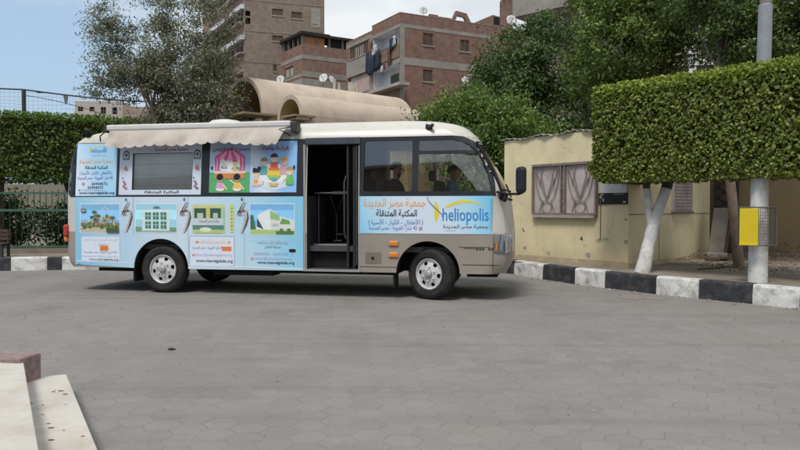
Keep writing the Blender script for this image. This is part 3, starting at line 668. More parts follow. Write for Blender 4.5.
for s_ in (-1, 1):
    for k in range(3): pr.poly([(2.955 + s_ * (.255 - .03 * k), 2.16), (2.955 + s_ * (.225 - .03 * k), 2.14), (2.955 + s_ * (.20 - .012 * k), 1.94), (2.955 + s_ * (.245 - .02 * k), 1.94)], PK if k % 2 == 0 else PK2)
pr.poly(rect(2.69, 3.225, 1.905, 1.94), (.74, .62, .48)).poly(rect(2.71, 3.205, 1.825, 1.905), (.62, .22, .08)); pr.poly(disc(2.86, 1.985, .055, .045, 12, 0, 180), (.12, .42, .28)); pr.poly(disc(3.06, 1.965, .075, .05, 12, 0, 180), (.14, .40, .24))
pr.poly([(3.01, 1.95), (3.07, 1.95), (3.06, 2.04), (3.02, 2.04)], (.72, .50, .14)); pr.poly(disc(3.04, 2.065, .035), (.75, .5, .36)); pr.poly([(2.99, 2.085), (3.015, 2.135), (3.04, 2.105), (3.065, 2.135), (3.09, 2.085)], (.66, .14, .06)); pr.poly(disc(2.87, 2.02, .03), (.72, .58, .44))
for cx, cs in ((2.80, (.62, .34, .55)), (3.085, (.78, .50, .10))):
    pr.poly(disc(cx + .005, 1.665, .075, .04), (.75, .72, .70)); pr.poly([(cx - .07, 1.67), (cx - .05, 1.765), (cx + .05, 1.765), (cx + .075, 1.67)], cs); pr.poly(disc(cx, 1.835, .05, .058), (.72, .48, .34)); pr.poly(disc(cx - .004, 1.848, .056, .054), (.018, .018, .03)); pr.poly(stroke([(cx + .05, 1.74), (cx + .12, 1.65)], .025), (.76, .56, .40))
pr.poly(stroke([(3.04, 1.75), (2.965, 1.80)], .025), (.76, .56, .40)); pr.text(arabic('مسرح العرائس'), 2.66, 3.27, 2.235, 2.318, RED, .018); pr.poly(rrect(2.645, 2.672, 1.965, 2.02, .008), (.02, .02, .03)); pr.build('picture', kp)
mb = MB(); side_sheet(mb, rect(3.292, 4.055, 1.605, 2.40), (), .010, 0, .07); kp = mb.build('poster', banner_mat('reading_print', [(3.29, (.24, .46, .80)), (3.7, (.66, .74, .84)), (4.06, (.26, .50, .84))]), bus, False); kp['label'] = 'reading poster with a ring of cartoon children around a pile of books'
pr = Print(.012); cx0, cz0 = 3.685, 1.89
pr.poly(disc(cx0, 1.85, .31, .20, 26), (.74, .79, .84)); pr.poly(disc(cx0, 1.715, .24, .055, 20), (.60, .68, .76))
kids = [(3.685, 2.135, (.06, .03, .05), (.55, .62, .72)), (3.525, 2.075, (.26, .22, .14), (.12, .42, .40)), (3.845, 2.08, (.66, .34, .10), (.66, .40, .50)), (3.40, 1.90, (.03, .03, .06), (.70, .54, .44)), (3.945, 1.93, (.36, .30, .16), (.16, .50, .14))]
for k, (x, z, hr, sh) in enumerate(kids):
    pr.poly([(x - .05, z - .06), (x + .05, z - .06), (x + .065, z - .20), (x - .065, z - .20)], sh); pr.poly(disc(x, z, .055, .058), (.78, .60, .46)); pr.poly(disc(x, z + .02, .060, .056, 12, -10, 190), hr)
    for s_ in (-.02, .02): pr.poly(disc(x + s_, z - .008, .006, .009, 8), (.03, .02, .02))
    pr.poly(stroke([(x + (.05 if x < cx0 else -.05), z - .09), (x + (.11 if x < cx0 else -.11), z - .16)], .02), (.78, .60, .46))
for x, z in ((3.37, 1.955), (3.445, 1.975)): pr.poly(disc(x, z, .03, .035), (.03, .03, .06))
pr.poly([(3.36, 1.73), (3.50, 1.72), (3.53, 1.79), (3.38, 1.82)], (.74, .66, .56)); pr.poly(disc(3.40, 1.775, .035), (.62, .36, .16)); pr.poly(rect(3.885, 4.0, 1.72, 1.79), (.14, .46, .12))
pr.poly(rect(3.63, 3.745, 1.985, 2.07), (.62, .12, .07)); pr.poly([(3.61, 1.93), (3.76, 1.93), (3.775, 1.985), (3.60, 1.985)], (.66, .20, .06)); pr.poly([(3.575, 1.87), (3.80, 1.87), (3.79, 1.94), (3.59, 1.94)], (.78, .56, .08)); pr.poly([(3.61, 1.815), (3.76, 1.815), (3.80, 1.87), (3.575, 1.87)], (.32, .52, .14)); pr.poly(disc(3.69, 1.81, .05, .025), (.12, .40, .40))
pr.poly([(3.63, 1.70), (3.74, 1.70), (3.76, 1.76), (3.69, 1.735), (3.61, 1.76)], (.66, .42, .14)); pr.text(arabic('قراءة واطلاع'), 3.42, 3.92, 2.232, 2.325, RED, .018); pr.poly(rrect(4.0, 4.028, 1.965, 2.02, .008), (.02, .02, .03)); pr.build('picture', kp)

# long lower banner
lb = sheet('banner', [(.25, .44), (.25, 1.542)] + [(4.165, 1.542), (4.165, .405)] + [(x, z) for x, z in arch(WX_R, .476)[::-1]], M_ban1, .006, .07); lb['label'] = 'long pale blue printed banner with four photographs along the lower side'
BG = (.66, .76, .84)
def frame_pic(pr, x0, x1, z0, z1, sky): pr.poly(rect(x0 - .012, x1 + .012, z0 - .012, z1 + .012), BG); pr.poly(rect(x0, x1, z0, z1), sky); pr.poly(rect(x0, x1, z0 + (z1 - z0) * .45, z0 + (z1 - z0) * .8), tuple(min(1, c * 1.35) for c in sky))
pr = Print(.008); x0, x1, z0, z1 = .355, 1.055, .965, 1.425; frame_pic(pr, x0, x1, z0, z1, (.22, .46, .72))
rr = random.Random(2); pr.poly(rect(x0, x1, z0, z0 + .16), (.20, .22, .10)); pr.poly([(x0, z0), (x1, z0), (x1, z0 + .05), (x0 + .3, z0 + .09), (x0, z0 + .06)], (.50, .46, .36))
pr.poly(stroke(disc(.80, 1.27, .085, .10, 22), .012) , (.56, .62, .70)); 
for k in range(40): x = rr.uniform(x0 + .02, x1 - .05); z = z0 + .08 + rr.random() * .16 * (1.3 if .5 < x < .95 else .6); pr.poly(disc(x, z, rr.uniform(.018, .045), rr.uniform(.015, .035), 8), rr.choice([(.07, .16, .05), (.13, .25, .07), (.30, .34, .16), (.46, .42, .28), (.05, .09, .05), (.55, .55, .5), (.5, .28, .16)]))
for x, h in ((.60, .33), (.66, .27), (.93, .24)): pr.poly(stroke([(x, z0 + .1), (x + .01, z0 + h)], .012), (.16, .10, .06)); [pr.poly(stroke([(x + .01, z0 + h), (x + .01 + .05 * math.cos(a), z0 + h + .035 * math.sin(a))], .014), (.06, .14, .04)) for a in (0, .8, 1.6, 2.4, 3.1)]
pr.poly(rect(.83, 1.05, z0, z0 + .07), (.06, .10, .06)); pr.poly(rrect(.37, .46, 1.295, 1.35, .015), (.10, .09, .06)); pr.poly(rect(.385, .445, 1.31, 1.335), (.5, .5, .48)); pr.build('picture', lb, 'printed photograph of a funfair park with a big wheel')
pr = Print(.008); x0, x1, z0, z1 = 1.345, 2.055, .975, 1.425; frame_pic(pr, x0, x1, z0, z1, (.34, .64, .78)); pr.poly(rect(x0 + .0, x1, z0, z0 + .03), (.30, .46, .36)); pr.poly([(x0 + .12, z0 + .03), (x1 - .12, z0 + .03), (x1 - .12, z0 + .34), (x0 + .12, z0 + .34)], (.62, .74, .74)); pr.poly(rect(x0 + .10, x1 - .10, z0 + .33, z0 + .36), (.72, .8, .8))
for k in range(3):
    for j in range(2): x = x0 + .17 + .135 * k; z = z0 + .06 + .145 * j; pr.poly(rect(x, x + .10, z, z + .115), (.05, .22, .17)); pr.poly(rect(x, x + .10, z + .055, z + .065), (.5, .62, .6)); pr.poly(rect(x + .045, x + .055, z, z + .115), (.5, .62, .6))
pr.poly(rect(x0 + .31, x0 + .43, z0 + .385, z0 + .40), (.10, .22, .26)); pr.poly(rect(x0 + .33, x0 + .41, z0 + .41, z0 + .42), (.14, .28, .32)); pr.poly(rect(x0, x0 + .10, z0 + .03, z0 + .09), (.18, .34, .2)); pr.poly(rect(x1 - .11, x1, z0 + .03, z0 + .08), (.18, .34, .2)); pr.build('picture', lb, 'printed photograph of a white building with green windows')
pr = Print(.008); x0, x1, z0, z1 = 2.335, 2.885, .965, 1.42; pr.poly(rect(x0, x1, z0, z1), (.42, .56, .34)); pr.poly(rect(x0, x1, z1 - .05, z1), (.58, .62, .30))
for a, b in ((.03, .23), (.30, .48)): pr.poly(rect(x0 + a, x0 + b, z0 + .24, z1 - .06), (.05, .11, .07)); pr.poly(rect(x0 + a + .05, x0 + b - .05, z0 + .24, z0 + .32), (.46, .56, .50))
pr.poly(rect(x0 + .24, x0 + .285, z0 + .2, z1 - .03), (.66, .52, .18)); pr.poly(rect(x0 - .01, x1 - .03, z0 + .13, z0 + .235), (.55, .62, .68)); pr.text(arabic('مكتبة مصر الجديدة'), x0 + .12, x1 - .10, z0 + .16, z0 + .22, BLK, .012); pr.poly(rect(x0, x1 - .02, z0 + .06, z0 + .13), (.10, .24, .20)); pr.poly(rect(x0 + .02, x1 - .06, z0, z0 + .06), (.46, .54, .20)); pr.poly(disc(x0 + .22, z0 + .06, .10, .035), (.7, .74, .6)); 
pr.poly(rect(2.965, 3.03, .985, 1.415), (.60, .66, .22)); [pr.poly(disc(2.998, 1.03 + .055 * k, .016), (.18, .32, .12) if k % 2 else (.30, .42, .12)) for k in range(7)]; pr.build('picture', lb, 'printed photograph of the green library entrance')
pr = Print(.008); x0, x1, z0, z1 = 3.305, 4.02, .955, 1.425; frame_pic(pr, x0, x1, z0, z1, (.20, .46, .76)); pr.poly(rect(x0, x1, z0, z0 + .10), (.40, .56, .22)); pr.poly([(x0 + .1, z0 + .08), (x0 + .12, z0 + .30), (x0 + .32, z0 + .40), (x0 + .34, z0 + .07)], (.76, .80, .80)); pr.poly([(x0 + .33, z0 + .07), (x0 + .33, z0 + .40), (x0 + .50, z0 + .28), (x1, z0 + .22), (x1, z0 + .07)], (.66, .72, .68)); pr.poly([(x0 + .33, z0 + .24), (x0 + .33, z0 + .37), (x0 + .48, z0 + .30), (x0 + .48, z0 + .21)], (.30, .52, .22)); pr.poly([(x0 + .48, z0 + .16), (x0 + .52, z0 + .25), (x1 - .08, z0 + .22), (x1 - .06, z0 + .16)], (.16, .34, .10))
pr.poly([(x0 + .0, z0 + .08), (x0 + .0, z0 + .30), (x0 + .05, z0 + .30), (x0 + .09, z0 + .08)], (.07, .16, .10)); pr.poly([(x0 + .11, z0 + .12), (x0 + .115, z0 + .26), (x0 + .15, z0 + .20), (x0 + .22, z0 + .08)], (.05, .10, .10)); pr.poly(rect(x0 + .42, x1, z0, z0 + .06), (.10, .20, .07)); [pr.poly(disc(x0 + .45 + .06 * k, z0 + .075, .028, .022), (.09, .22, .06) if k % 2 else (.55, .6, .5)) for k in range(5)]; pr.poly(rect(x0 + .36, x0 + .46, z0 + .13, z0 + .17), (.48, .54, .52)); pr.build('picture', lb, 'printed picture of a modern white building under blue sky')
# twisted ribbon marks between the photographs
for cx in (1.175, 2.195, 3.165):
    pr = Print(.008); zz = 1.50
    pr.poly(disc(cx + .0, zz - .005, .022, .02), (.10, .16, .22)); pr.poly(disc(cx, zz + .018, .010), (.10, .16, .22))
    sp_ = [(.05, -.04), (-.01, -.15), (-.06, -.255), (.0, -.235), (.065, -.225), (.02, -.30), (-.03, -.37), (-.075, -.47)]
    for k, (c2, w_, dx) in enumerate((((.72, .74, .76), .045, 0), (BLK, .017, -.014), ((.10, .10, .10), .010, .006), ((.36, .12, .09), .006, .017), ((.30, .27, .18), .006, .028))):
        pr.poly(stroke([(cx + a + dx, zz + b - dx * .5) for a, b in sp_[:4]], [w_ * .5, w_, w_, w_ * .7]), c2); pr.poly(stroke([(cx + a + dx, zz + b + .05 - dx * .4) for a, b in sp_[2:5]], w_ * .9), c2)
    for k, (c2, w_, dx) in enumerate((((.72, .74, .76), .05, 0), ((.48, .22, .14), .012, -.016), ((.50, .44, .30), .007, -.002), (BLK, .016, .013), ((.08, .08, .08), .009, .028))):
        pr.poly(stroke([(cx + .07 + dx, zz - .19), (cx + .085 + dx, zz - .28), (cx + .05 + dx, zz - .40), (cx - .015 + dx, zz - .53)], [w_ * .5, w_, w_, w_ * .3]), c2)
    pr.build('ribbon_emblem', lb)
# address boxes
URL = 'www.masrelgdeda.org'
def box_frame(pr, x0, x1, z0, z1, col=(.30, .36, .55)): pr.poly(rrect(x0, x1, z0, z1, .02), col); pr.poly(rrect(x0 + .008, x1 - .008, z0 + .008, z1 - .008, .015), (.66, .73, .84))
pr = Print(.008); box_frame(pr, .36, 1.06, .50, .905, (.45, .55, .72)); pr.text(arabic('نادي مصر الجديدة - حديقة - ملاهي'), .40, 1.02, .815, .865, GRY, .008); pr.text('26347071', .66, .86, .745, .785, GRY, .006); pr.poly(rrect(.70, .855, .665, .755, .03), (.72, .22, .06)); pr.text(arabic('ميدان'), .73, .83, .69, .735, (.4, .12, .05)); pr.text(AD, .42, 1.0, .615, .665, PUR, .006); pr.text('heliopolis library garden', .39, 1.03, .555, .595, (.45, .48, .70)); pr.text(URL, .50, 1.03, .508, .545, (.03, .05, .10), .012); pr.build('lettering', lb)
pr = Print(.008); box_frame(pr, 2.275, 3.04, .455, .925, (.20, .26, .42)); pr.text(arabic('مكتبة مصر الجديدة العامة'), 2.43, 2.90, .79, .86, OR_, .012); pr.poly(disc(2.95, 2.0 - 1.175, .02), (.6, .3, .1)); pr.poly(disc(2.41, .825, .024), (.55, .3, .12)); pr.text(AD, 2.33, 2.85, .70, .765, PUR, .008); pr.poly(rrect(2.83, 2.99, .69, .76, .012), (.72, .22, .06)); pr.text('library@masrelgdeda.org', 2.37, 3.0, .595, .65, (.40, .44, .66), .004); pr.poly(disc(2.345, .622, .018), (.6, .2, .1)); pr.text(URL, 2.39, 3.01, .495, .56, (.03, .04, .09), .014); pr.build('lettering', lb)
pr = Print(.008); pr.poly(rect(3.26, 4.03, .855, .858), (.5, .6, .66)); pr.text(arabic('مركز تنمية قدرات شباب مصر الجديدة'), 3.42, 3.92, .80, .855, GRY, .012); pr.text(arabic('بحديقة الطفل'), 3.54, 3.80, .735, .79, (.22, .25, .28), .014); pr.text('26430000 - 26431000', 3.36, 3.93, .635, .675, (.36, .40, .66)); pr.text('center@masrelgdeda.org', 3.36, 3.98, .555, .605, (.42, .44, .66)); pr.poly(disc(3.33, .58, .022), (.6, .3, .24)); pr.text(URL, 3.42, 4.02, .488, .545, (.03, .04, .09), .014); pr.poly(rrect(3.935, 4.045, .685, .735, .022), (.015, .015, .02)); pr.poly(stroke([(3.99, .68), (3.98, .62)], .008), (.4, .35, .4)); pr.build('lettering', lb)
for q in ([(2.255, .452), (4.16, .418), (4.16, .438), (2.255, .472)], [(.26, .492), (1.30, .465), (1.30, .482), (.26, .508)], [(.255, 1.02), (1.45, 1.01), (1.45, 1.016), (.255, 1.026)]): pr = Print(.0085); pr.poly(q, (.70, .75, .80)); pr.build('trim_stripe', lb)

# ---- door opening
mb = MB(); mb.bx(4.172, 4.20, -.012, .05, .40, 2.33, 0); mb.bx(5.04, 5.052, -.006, .05, .40, 2.30, 0); mb.bx(4.16, 5.06, -.02, .10, .40, .43, 0)
mb.build('door_frame', M_alu, bus)
mb = MB(); mb.bx(4.19, 5.055, .03, .12, 2.33, 2.435, 0, .008); mb.build('door_header', mat('header_slate', (.055, .065, .085), .5, .15, 5), bus)
mb = MB()
for k in range(2):
    x = 4.93 - .10 * k; mb.bx(x, x + .03, .08, .50, .47, 2.31, 0)
dl = mb.build('door_leaf', mat('door_dark', (.025, .028, .034), .3, .2, 4, spec=.5), bus)
mb = MB(); mb.tube([(4.815, .085, .9), (4.80, .05, 1.0), (4.80, .05, 1.75), (4.815, .085, 1.85)], .011, 6); mb.tube([(4.99, .06, .5), (4.99, .06, 2.30)], .012, 6); mb.build('handle', M_grey, dl)
mb = MB(); mb.bx(4.2, 5.04, .05, .36, .40, .44, 0); mb.bx(4.22, 5.02, .36, .38, .44, .775, 0); mb.bx(4.22, 4.78, .33, .37, .775, .80, 1); mb.bx(4.20, 4.22, .06, 1.0, .44, 1.55, 2)
for k in range(3): mb.add(V_ := [(4.38 + .16 * k + .022 * math.cos(a), .358, .60 + .012 * math.sin(a) - .03 * (k % 2)) for a in [q * PI / 4 for q in range(8)]], [tuple(range(8))], 1)
mb.build('step', [mat('step_slate', (.035, .042, .055), .55, .2, 6), M_alu, M_dark], bus)
mb = MB(); mb.tube([(4.20, .45, 1.60), (5.2, .45, 1.60)], .016, 6); mb.tube([(4.86, .46, .80), (4.86, .46, 1.60)], .012, 6); mb.tube([(4.25, .5, .80), (4.25, .5, 1.60)], .012, 6); mb.bx(4.5, 4.95, .42, .48, 1.585, 1.625)
mb.build('handrail', mat('rail_steel', (.12, .12, .12), .45, .1, 4, metal=.5), bus)
mb = MB(); mb.tube([(4.40, 1.0, .80), (4.40, 1.0, 1.22)], .014, 6); mb.ball((4.40, 1.0, 1.24), .028, 8); mb.tube([(4.28, 1.0, 1.60), (4.40, 1.0, 1.24), (4.52, 1.0, 1.58)], .010, 6); mb.box((4.48, .95, .93), (.13, .1, .02)); mb.tube([(4.36, .95, .82), (4.50, .95, .82)], .02, 6); mb.build('folding_stand', mat('rail_steel', (.22, .22, .22)), bus)

# ---- wheels
def tyre_shape(mb): mb.lathe([(.215, .03), (.245, .012), (.29, .0), (.335, .004), (.362, .022), (.378, .05), (.384, .11), (.378, .17), (.362, .20), (.29, .215), (.21, .20)], (0, 0, 0), (0, 1, 0), 56)
def wheel(x, y, yaw, far=False):
    mb = MB(); tyre_shape(mb)
    for k in range(64):
        a = 2 * PI * k / 64; c = V(math.cos(a) * .3815, .11, math.sin(a) * .3815); rad = V(math.cos(a), 0, math.sin(a)); t = V(-math.sin(a), 0, math.cos(a))
        for dy in (-.055, -.0, .055): mb.box(c + V(0, dy, 0), (.010, .040, .020), 0, (rad, V(0, 1, 0), t))
    for r_ in (.262, .318): mb.lathe([(r_ - .006, .004), (r_, -.003), (r_ + .006, .003)], (0, 0, 0), (0, 1, 0), 56)
    o = mb.build('wheel', mat('tyre_rubber', (.022, .022, .023), .82, .25, 5, .25, 50, dirt=(.07, .062, .052), dirt_amt=.5, dscale=4), bus); o.location = (x, y, .384); o.rotation_euler = (0, R(random.uniform(0, 60)), yaw + (PI if far else 0))
    mb = MB(); slots = []
    for k in range(6):
        a = R(60 * k + 12); slots.append([(math.cos(a + q) * r_, math.sin(a + q) * r_) for r_, q in ((.142, -.17), (.186, -.20), (.192, 0), (.186, .20), (.142, .17), (.137, 0))])
    p, f = plate(disc(0, 0, .214, None, 48), slots, .03)
    def dish(x_, z_): r_ = math.hypot(x_, z_); return .045 - .03 * max(0, min(1, (.20 - r_) / .12)) - (.0 if r_ < .19 else -.0)
    mb.add([V(a, dish(a, b), b) for a, b in p], f, 0, True)
    mb.lathe([(.212, .045), (.219, .02), (.226, .010), (.232, .018), (.228, .04)], (0, 0, 0), (0, 1, 0), 48)
    for k in range(6): a = R(60 * k + 42); mb.lathe([(.0, -.012), (.012, -.012), (.014, .012)], (.105 * math.cos(a), .006, .105 * math.sin(a)), (0, 1, 0), 8)
    r = mb.build('rim', mat('rim_silver', (.62, .62, .63), .4, .1, 6, metal=.2, dirt=(.25, .22, .19), dirt_amt=.5, dscale=9), o)
    mb = MB(); mb.lathe([(0, -.028), (.03, -.028), (.052, -.018), (.062, .0), (.066, .02)], (0, 0, 0), (0, 1, 0), 24); mb.build('hub_cap', mat('hub_grey', (.36, .36, .36), .5, .2, 8, metal=.4), o)
    mb = MB(); mb.lathe([(0, .075), (.216, .075), (.216, .04)], (0, 0, 0), (0, 1, 0), 32); mb.build('dark_disc', M_dark, o)  # plain dark disc put in to darken the rim slots from behind
wheel(WX_R, .035, 0); wheel(WX_F, .035, R(-25)); wheel(WX_R, 2 * YC - .035, 0, True); wheel(WX_F, 2 * YC - .035, R(-25), True)
for x in (5.57, 1.27): mb = MB(); mb.bx(x - .012, x + .012, .05, .34, .17, .50); mb.build('mudflap', M_black, bus)

# ---- lamps, mirror, small fittings
def corner_lens(outline_s, front, off):
    mb = MB(); side_sheet(mb, outline_s, (), off, 0, .06); p, f = plate(front, (), .08); mb.add([FR(y, z, off) for y, z in p], f, 0, True); return mb
yb = YC - (1.025 - kF * BF)
hl = corner_lens([(7.055, .735), (7.222, .705), (7.222, .985), (7.055, .995)], [(yb, .705), (yb + .34, .735), (yb + .34, .95), (yb, .985)], .008).build('headlight', mat('lamp_reflector', (.78, .79, .80), .3, .12, 25), bus)
corner_lens([(7.045, .725), (7.222, .695), (7.222, .995), (7.045, 1.005)], [(yb, .695), (yb + .35, .725), (yb + .35, .96), (yb, .995)], .016).build('lens', glass_mat('lamp_glass', (.9, .92, .92), 1, 1.5), hl)
for dx_, z_, r_ in ((0, .86, .075),):
    mb = MB(); mb.add([FR(yb + .17 + r_ * 1.5 * math.cos(a), .845 + r_ * math.sin(a), .011) for a in [q * PI / 12 for q in range(24)]], [tuple(range(24))]); mb.build('bulb_bowl', mat('lamp_white', (.85, .86, .86), .12, .05, 20), hl)
mb = MB(); mb.add([S(x, z, .0105) for x, z in ((7.115, .735), (7.125, .735), (7.165, .985), (7.155, .985))], [(0, 1, 2, 3)]); mb.add([S(x, z, .0105) for x, z in ((7.19, .72), (7.215, .715), (7.215, .86), (7.20, .90))], [(0, 1, 2, 3)]); mb.build('bezel', mat('lamp_shade_grey', (.12, .12, .13), .3, .2, 10), hl)
mb = MB(); mb.add([S(x, z, .0108) for x, z in ((7.065, .875), (7.11, .875), (7.135, .985), (7.065, .985))], [(0, 1, 2, 3)]); mb.build('bright_stripe', mat('lamp_white', (.85, .86, .86)), hl)  # bright stripe of the chrome, painted on as a white patch
mb = MB(); side_sheet(mb, rrect(7.065, 7.105, .76, .86, .01), (), .012, 0, 0); mb.build('indicator', mat('amber_lens', (.70, .20, .02), .25, .1, 30, spec=.6), hl)
for z in (.835, .665):
    mb = MB(); mb.box((5.575, -.012, z), (.135, .03, .068), 0, None, .012); il = mb.build('side_marker', mat('amber_lens', (.70, .20, .02)), bus); mb = MB(); mb.box((5.575, -.004, z), (.155, .02, .085), 0, None, .006); mb.build('bezel', M_taupe, il)
mb = MB(); side_sheet(mb, rrect(5.14, 5.39, .53, .70, .02), (), .003, 0, 0); ff = mb.build('fuel_flap', mat('flap_taupe', (.19, .165, .14), .45, .1, 3), bus, False); mb = MB(); mb.lathe([(0, 0), (.022, 0), (.022, .02)], (5.255, -.012, .615), (0, 1, 0), 14); mb.build('lock', M_black, ff)
for a in ((5.06, 5.62, .478, .485), (6.60, 7.15, .53, .539), (6.55, 7.0, .79, .796), (7.045, 7.051, .42, .70)): mb = MB(); mb.bx(a[0], a[1], -.003, 0, a[2], a[3]); mb.build('body_seam', M_black, bus)
for x in (1.30, 2.255, 3.20): mb = MB(); mb.bx(x, x + .004, -.0112, -.004, .93 if x < 2.24 else .44, 1.54); mb.build('vinyl_seam', mat('seam_blue_grey', (.36, .50, .60), .6), lb)

tl = MB(); tl.box((.05, .075, .99), (.09, .12, .20), 0, (V(.94, -.34, 0), V(.34, .94, 0), V(0, 0, 1)), .03); tlo = tl.build('taillight', mat('red_lens', (.42, .03, .02), .25, .15, 20, spec=.6), bus); tl = MB(); tl.box((.04, .085, .85), (.075, .10, .09), 0, (V(.94, -.34, 0), V(.34, .94, 0), V(0, 0, 1)), .025); tl.build('indicator', mat('amber_lens', (.70, .20, .02)), tlo)
mb = MB(); mb.tube([(7.10, .06, 1.60), (7.25, -.10, 1.565), (7.42, -.20, 1.565), (7.47, -.20, 1.58), (7.47, -.20, 1.62)], .018, 8); mb.tube([(7.15, .10, 1.50), (7.20, -.02, 1.47), (7.26, -.10, 1.565)], .016, 8); mb.tube([(7.12, .08, 1.58), (7.20, .0, 1.63), (7.30, -.13, 1.60)], .014, 8); mb.ball((7.17, .03, 1.55), (.05, .05, .06), 10); mb.ball((7.22, -.05, 1.50), (.035, .035, .05), 8)
mi = mb.build('mirror_arm', M_black, bus); mb = MB(); mb.box((7.45, -.22, 1.76), (.12, .20, .38), 0, (V(.90, .43, 0), V(-.43, .90, 0), V(0, 0, 1)), .055); mb.build('mirror', mat('mirror_shell', (.018, .020, .026), .45, .2, 5), mi)
mb = MB(); mb.box((6.10, .13, 2.545), (.09, .08, .05), 0, None, .012); mb.tube([(6.05, .14, 2.52), (6.06, .09, 2.60), (6.12, .05, 2.575)], .02, 8); mb.tube([(6.12, .06, 2.57), (6.16, .03, 2.59)], .028, 8); mb.build('roof_camera', M_iron, bus)
mb = MB(); mb.tube([(.42, .14, 2.63), (.44, .04, 2.60)], .04, 10); mb.bx(.40, .47, .1, .18, 2.52, 2.60); mb.build('roof_camera', M_black, bus)
mb = MB(); mb.lathe([(.30, 0), (.29, .04), (.23, .085), (.11, .105), (0, .11)], (2.55, .75, 2.73), (0, 0, 1), 28); mb.build('roof_vent', mat('vent_white', (.58, .58, .55), .5, .08, 4), bus)
# faint maker's lettering is too small to read; a pair of dark dashes stands on the lower flank
mb = MB(); [mb.bx(6.80 + .045 * k, 6.832 + .045 * k, -.006, 0, .755, .785) for k in (0, 1, 2, 4, 5)]; mb.bx(6.62, 6.79, -.006, 0, .775, .781); mb.build('badge', mat('badge_dark', (.06, .05, .045), .5), bus)

# ---- awning half rolled out over the book hatch
M_awn = mat('awning_canvas', (.44, .40, .355), .9, .12, 2.2, .2, 60, dirt=(.24, .20, .16), dirt_amt=.5, dscale=2.6)
mb = MB(); mb.bx(.86, 3.98, -.05, .12, 2.605, 2.70, 0, .025); mb.bx(.80, .86, -.03, .14, 2.58, 2.70, 1, .01); mb.bx(3.98, 4.08, -.05, .14, 2.52, 2.68, 1, .012); mb.tube([(.82, 0, 2.60), (.76, -.06, 2.52), (.74, -.02, 2.44)], .012, 6, 1); mb.tube([(3.99, -.03, 2.60), (3.86, -.22, 2.55), (3.97, -.02, 2.47)], .014, 6, 1)
aw = mb.build('awning', [mat('awning_case', (.56, .56, .55), .5, .08, 3), M_iron], bus)
def valance():
    x0, x1 = .93, 3.93; n = 260; rows = 8; vs_ = []; 
    for i in range(n + 1):
        t = i / n; x = x0 + (x1 - x0) * t; sc_ = abs(math.sin(PI * t * 17)); 
        for j in range(rows + 1):
            f = j / rows; edge = .238 + .036 * (sc_ ** .6) + .012 * math.sin(t * 17) + .016 * math.sin(PI * t * 2.5)
            zz = 2.605 - f * edge; yy = -.04 - .16 * (f ** .8) + .016 * math.sin(t * 47 + 2.2 * math.sin(t * 9) + f * 2) * f ** .6 + .012 * math.sin(t * 23 + f * 5) * f; xs = x + (.12 * (t - .5)) * f * 0 - .10 * f * max(0, (t - .93) / .07)
            vs_.append((xs, yy, zz))
    fs = [(i * (rows + 1) + j, (i + 1) * (rows + 1) + j, (i + 1) * (rows + 1) + j + 1, i * (rows + 1) + j + 1) for i in range(n) for j in range(rows)]
    mb = MB(); mb.add(vs_, fs, 0, True); return mb.build('canvas', M_awn, aw, False)
valance()

# ---- seats and steering wheel
def seat(x, y):
    mb = MB(); mb.box((x, y, 1.14), (.48, .5, .14), 0, None, .05); mb.box((x - .24, y, 1.50), (.14, .48, .66), 0, (V(.97, 0, -.24), V(0, 1, 0), V(.24, 0, .97)), .055); mb.box((x - .31, y, 1.90), (.10, .28, .18), 0, None, .04); s_ = mb.build('seat', M_seat, bus); mb = MB(); mb.bx(x - .2, x + .2, y - .2, y + .2, .78, 1.07); mb.build('seat_base', M_iron, s_)
seat(5.50, .46); seat(6.25, 1.45)
mb = MB(); mb.lathe([(.20, -.014), (.214, 0), (.20, .014), (.186, 0), (.20, -.014)], (6.72, 1.45, 1.52), (-.85, 0, .52), 28); mb.tube([(6.72, 1.45, 1.52), (6.95, 1.45, 1.34)], .03, 8); mb.tube([(6.72, 1.26, 1.52), (6.72, 1.64, 1.52)], .015, 6); mb.build('steering_wheel', M_black, bus)

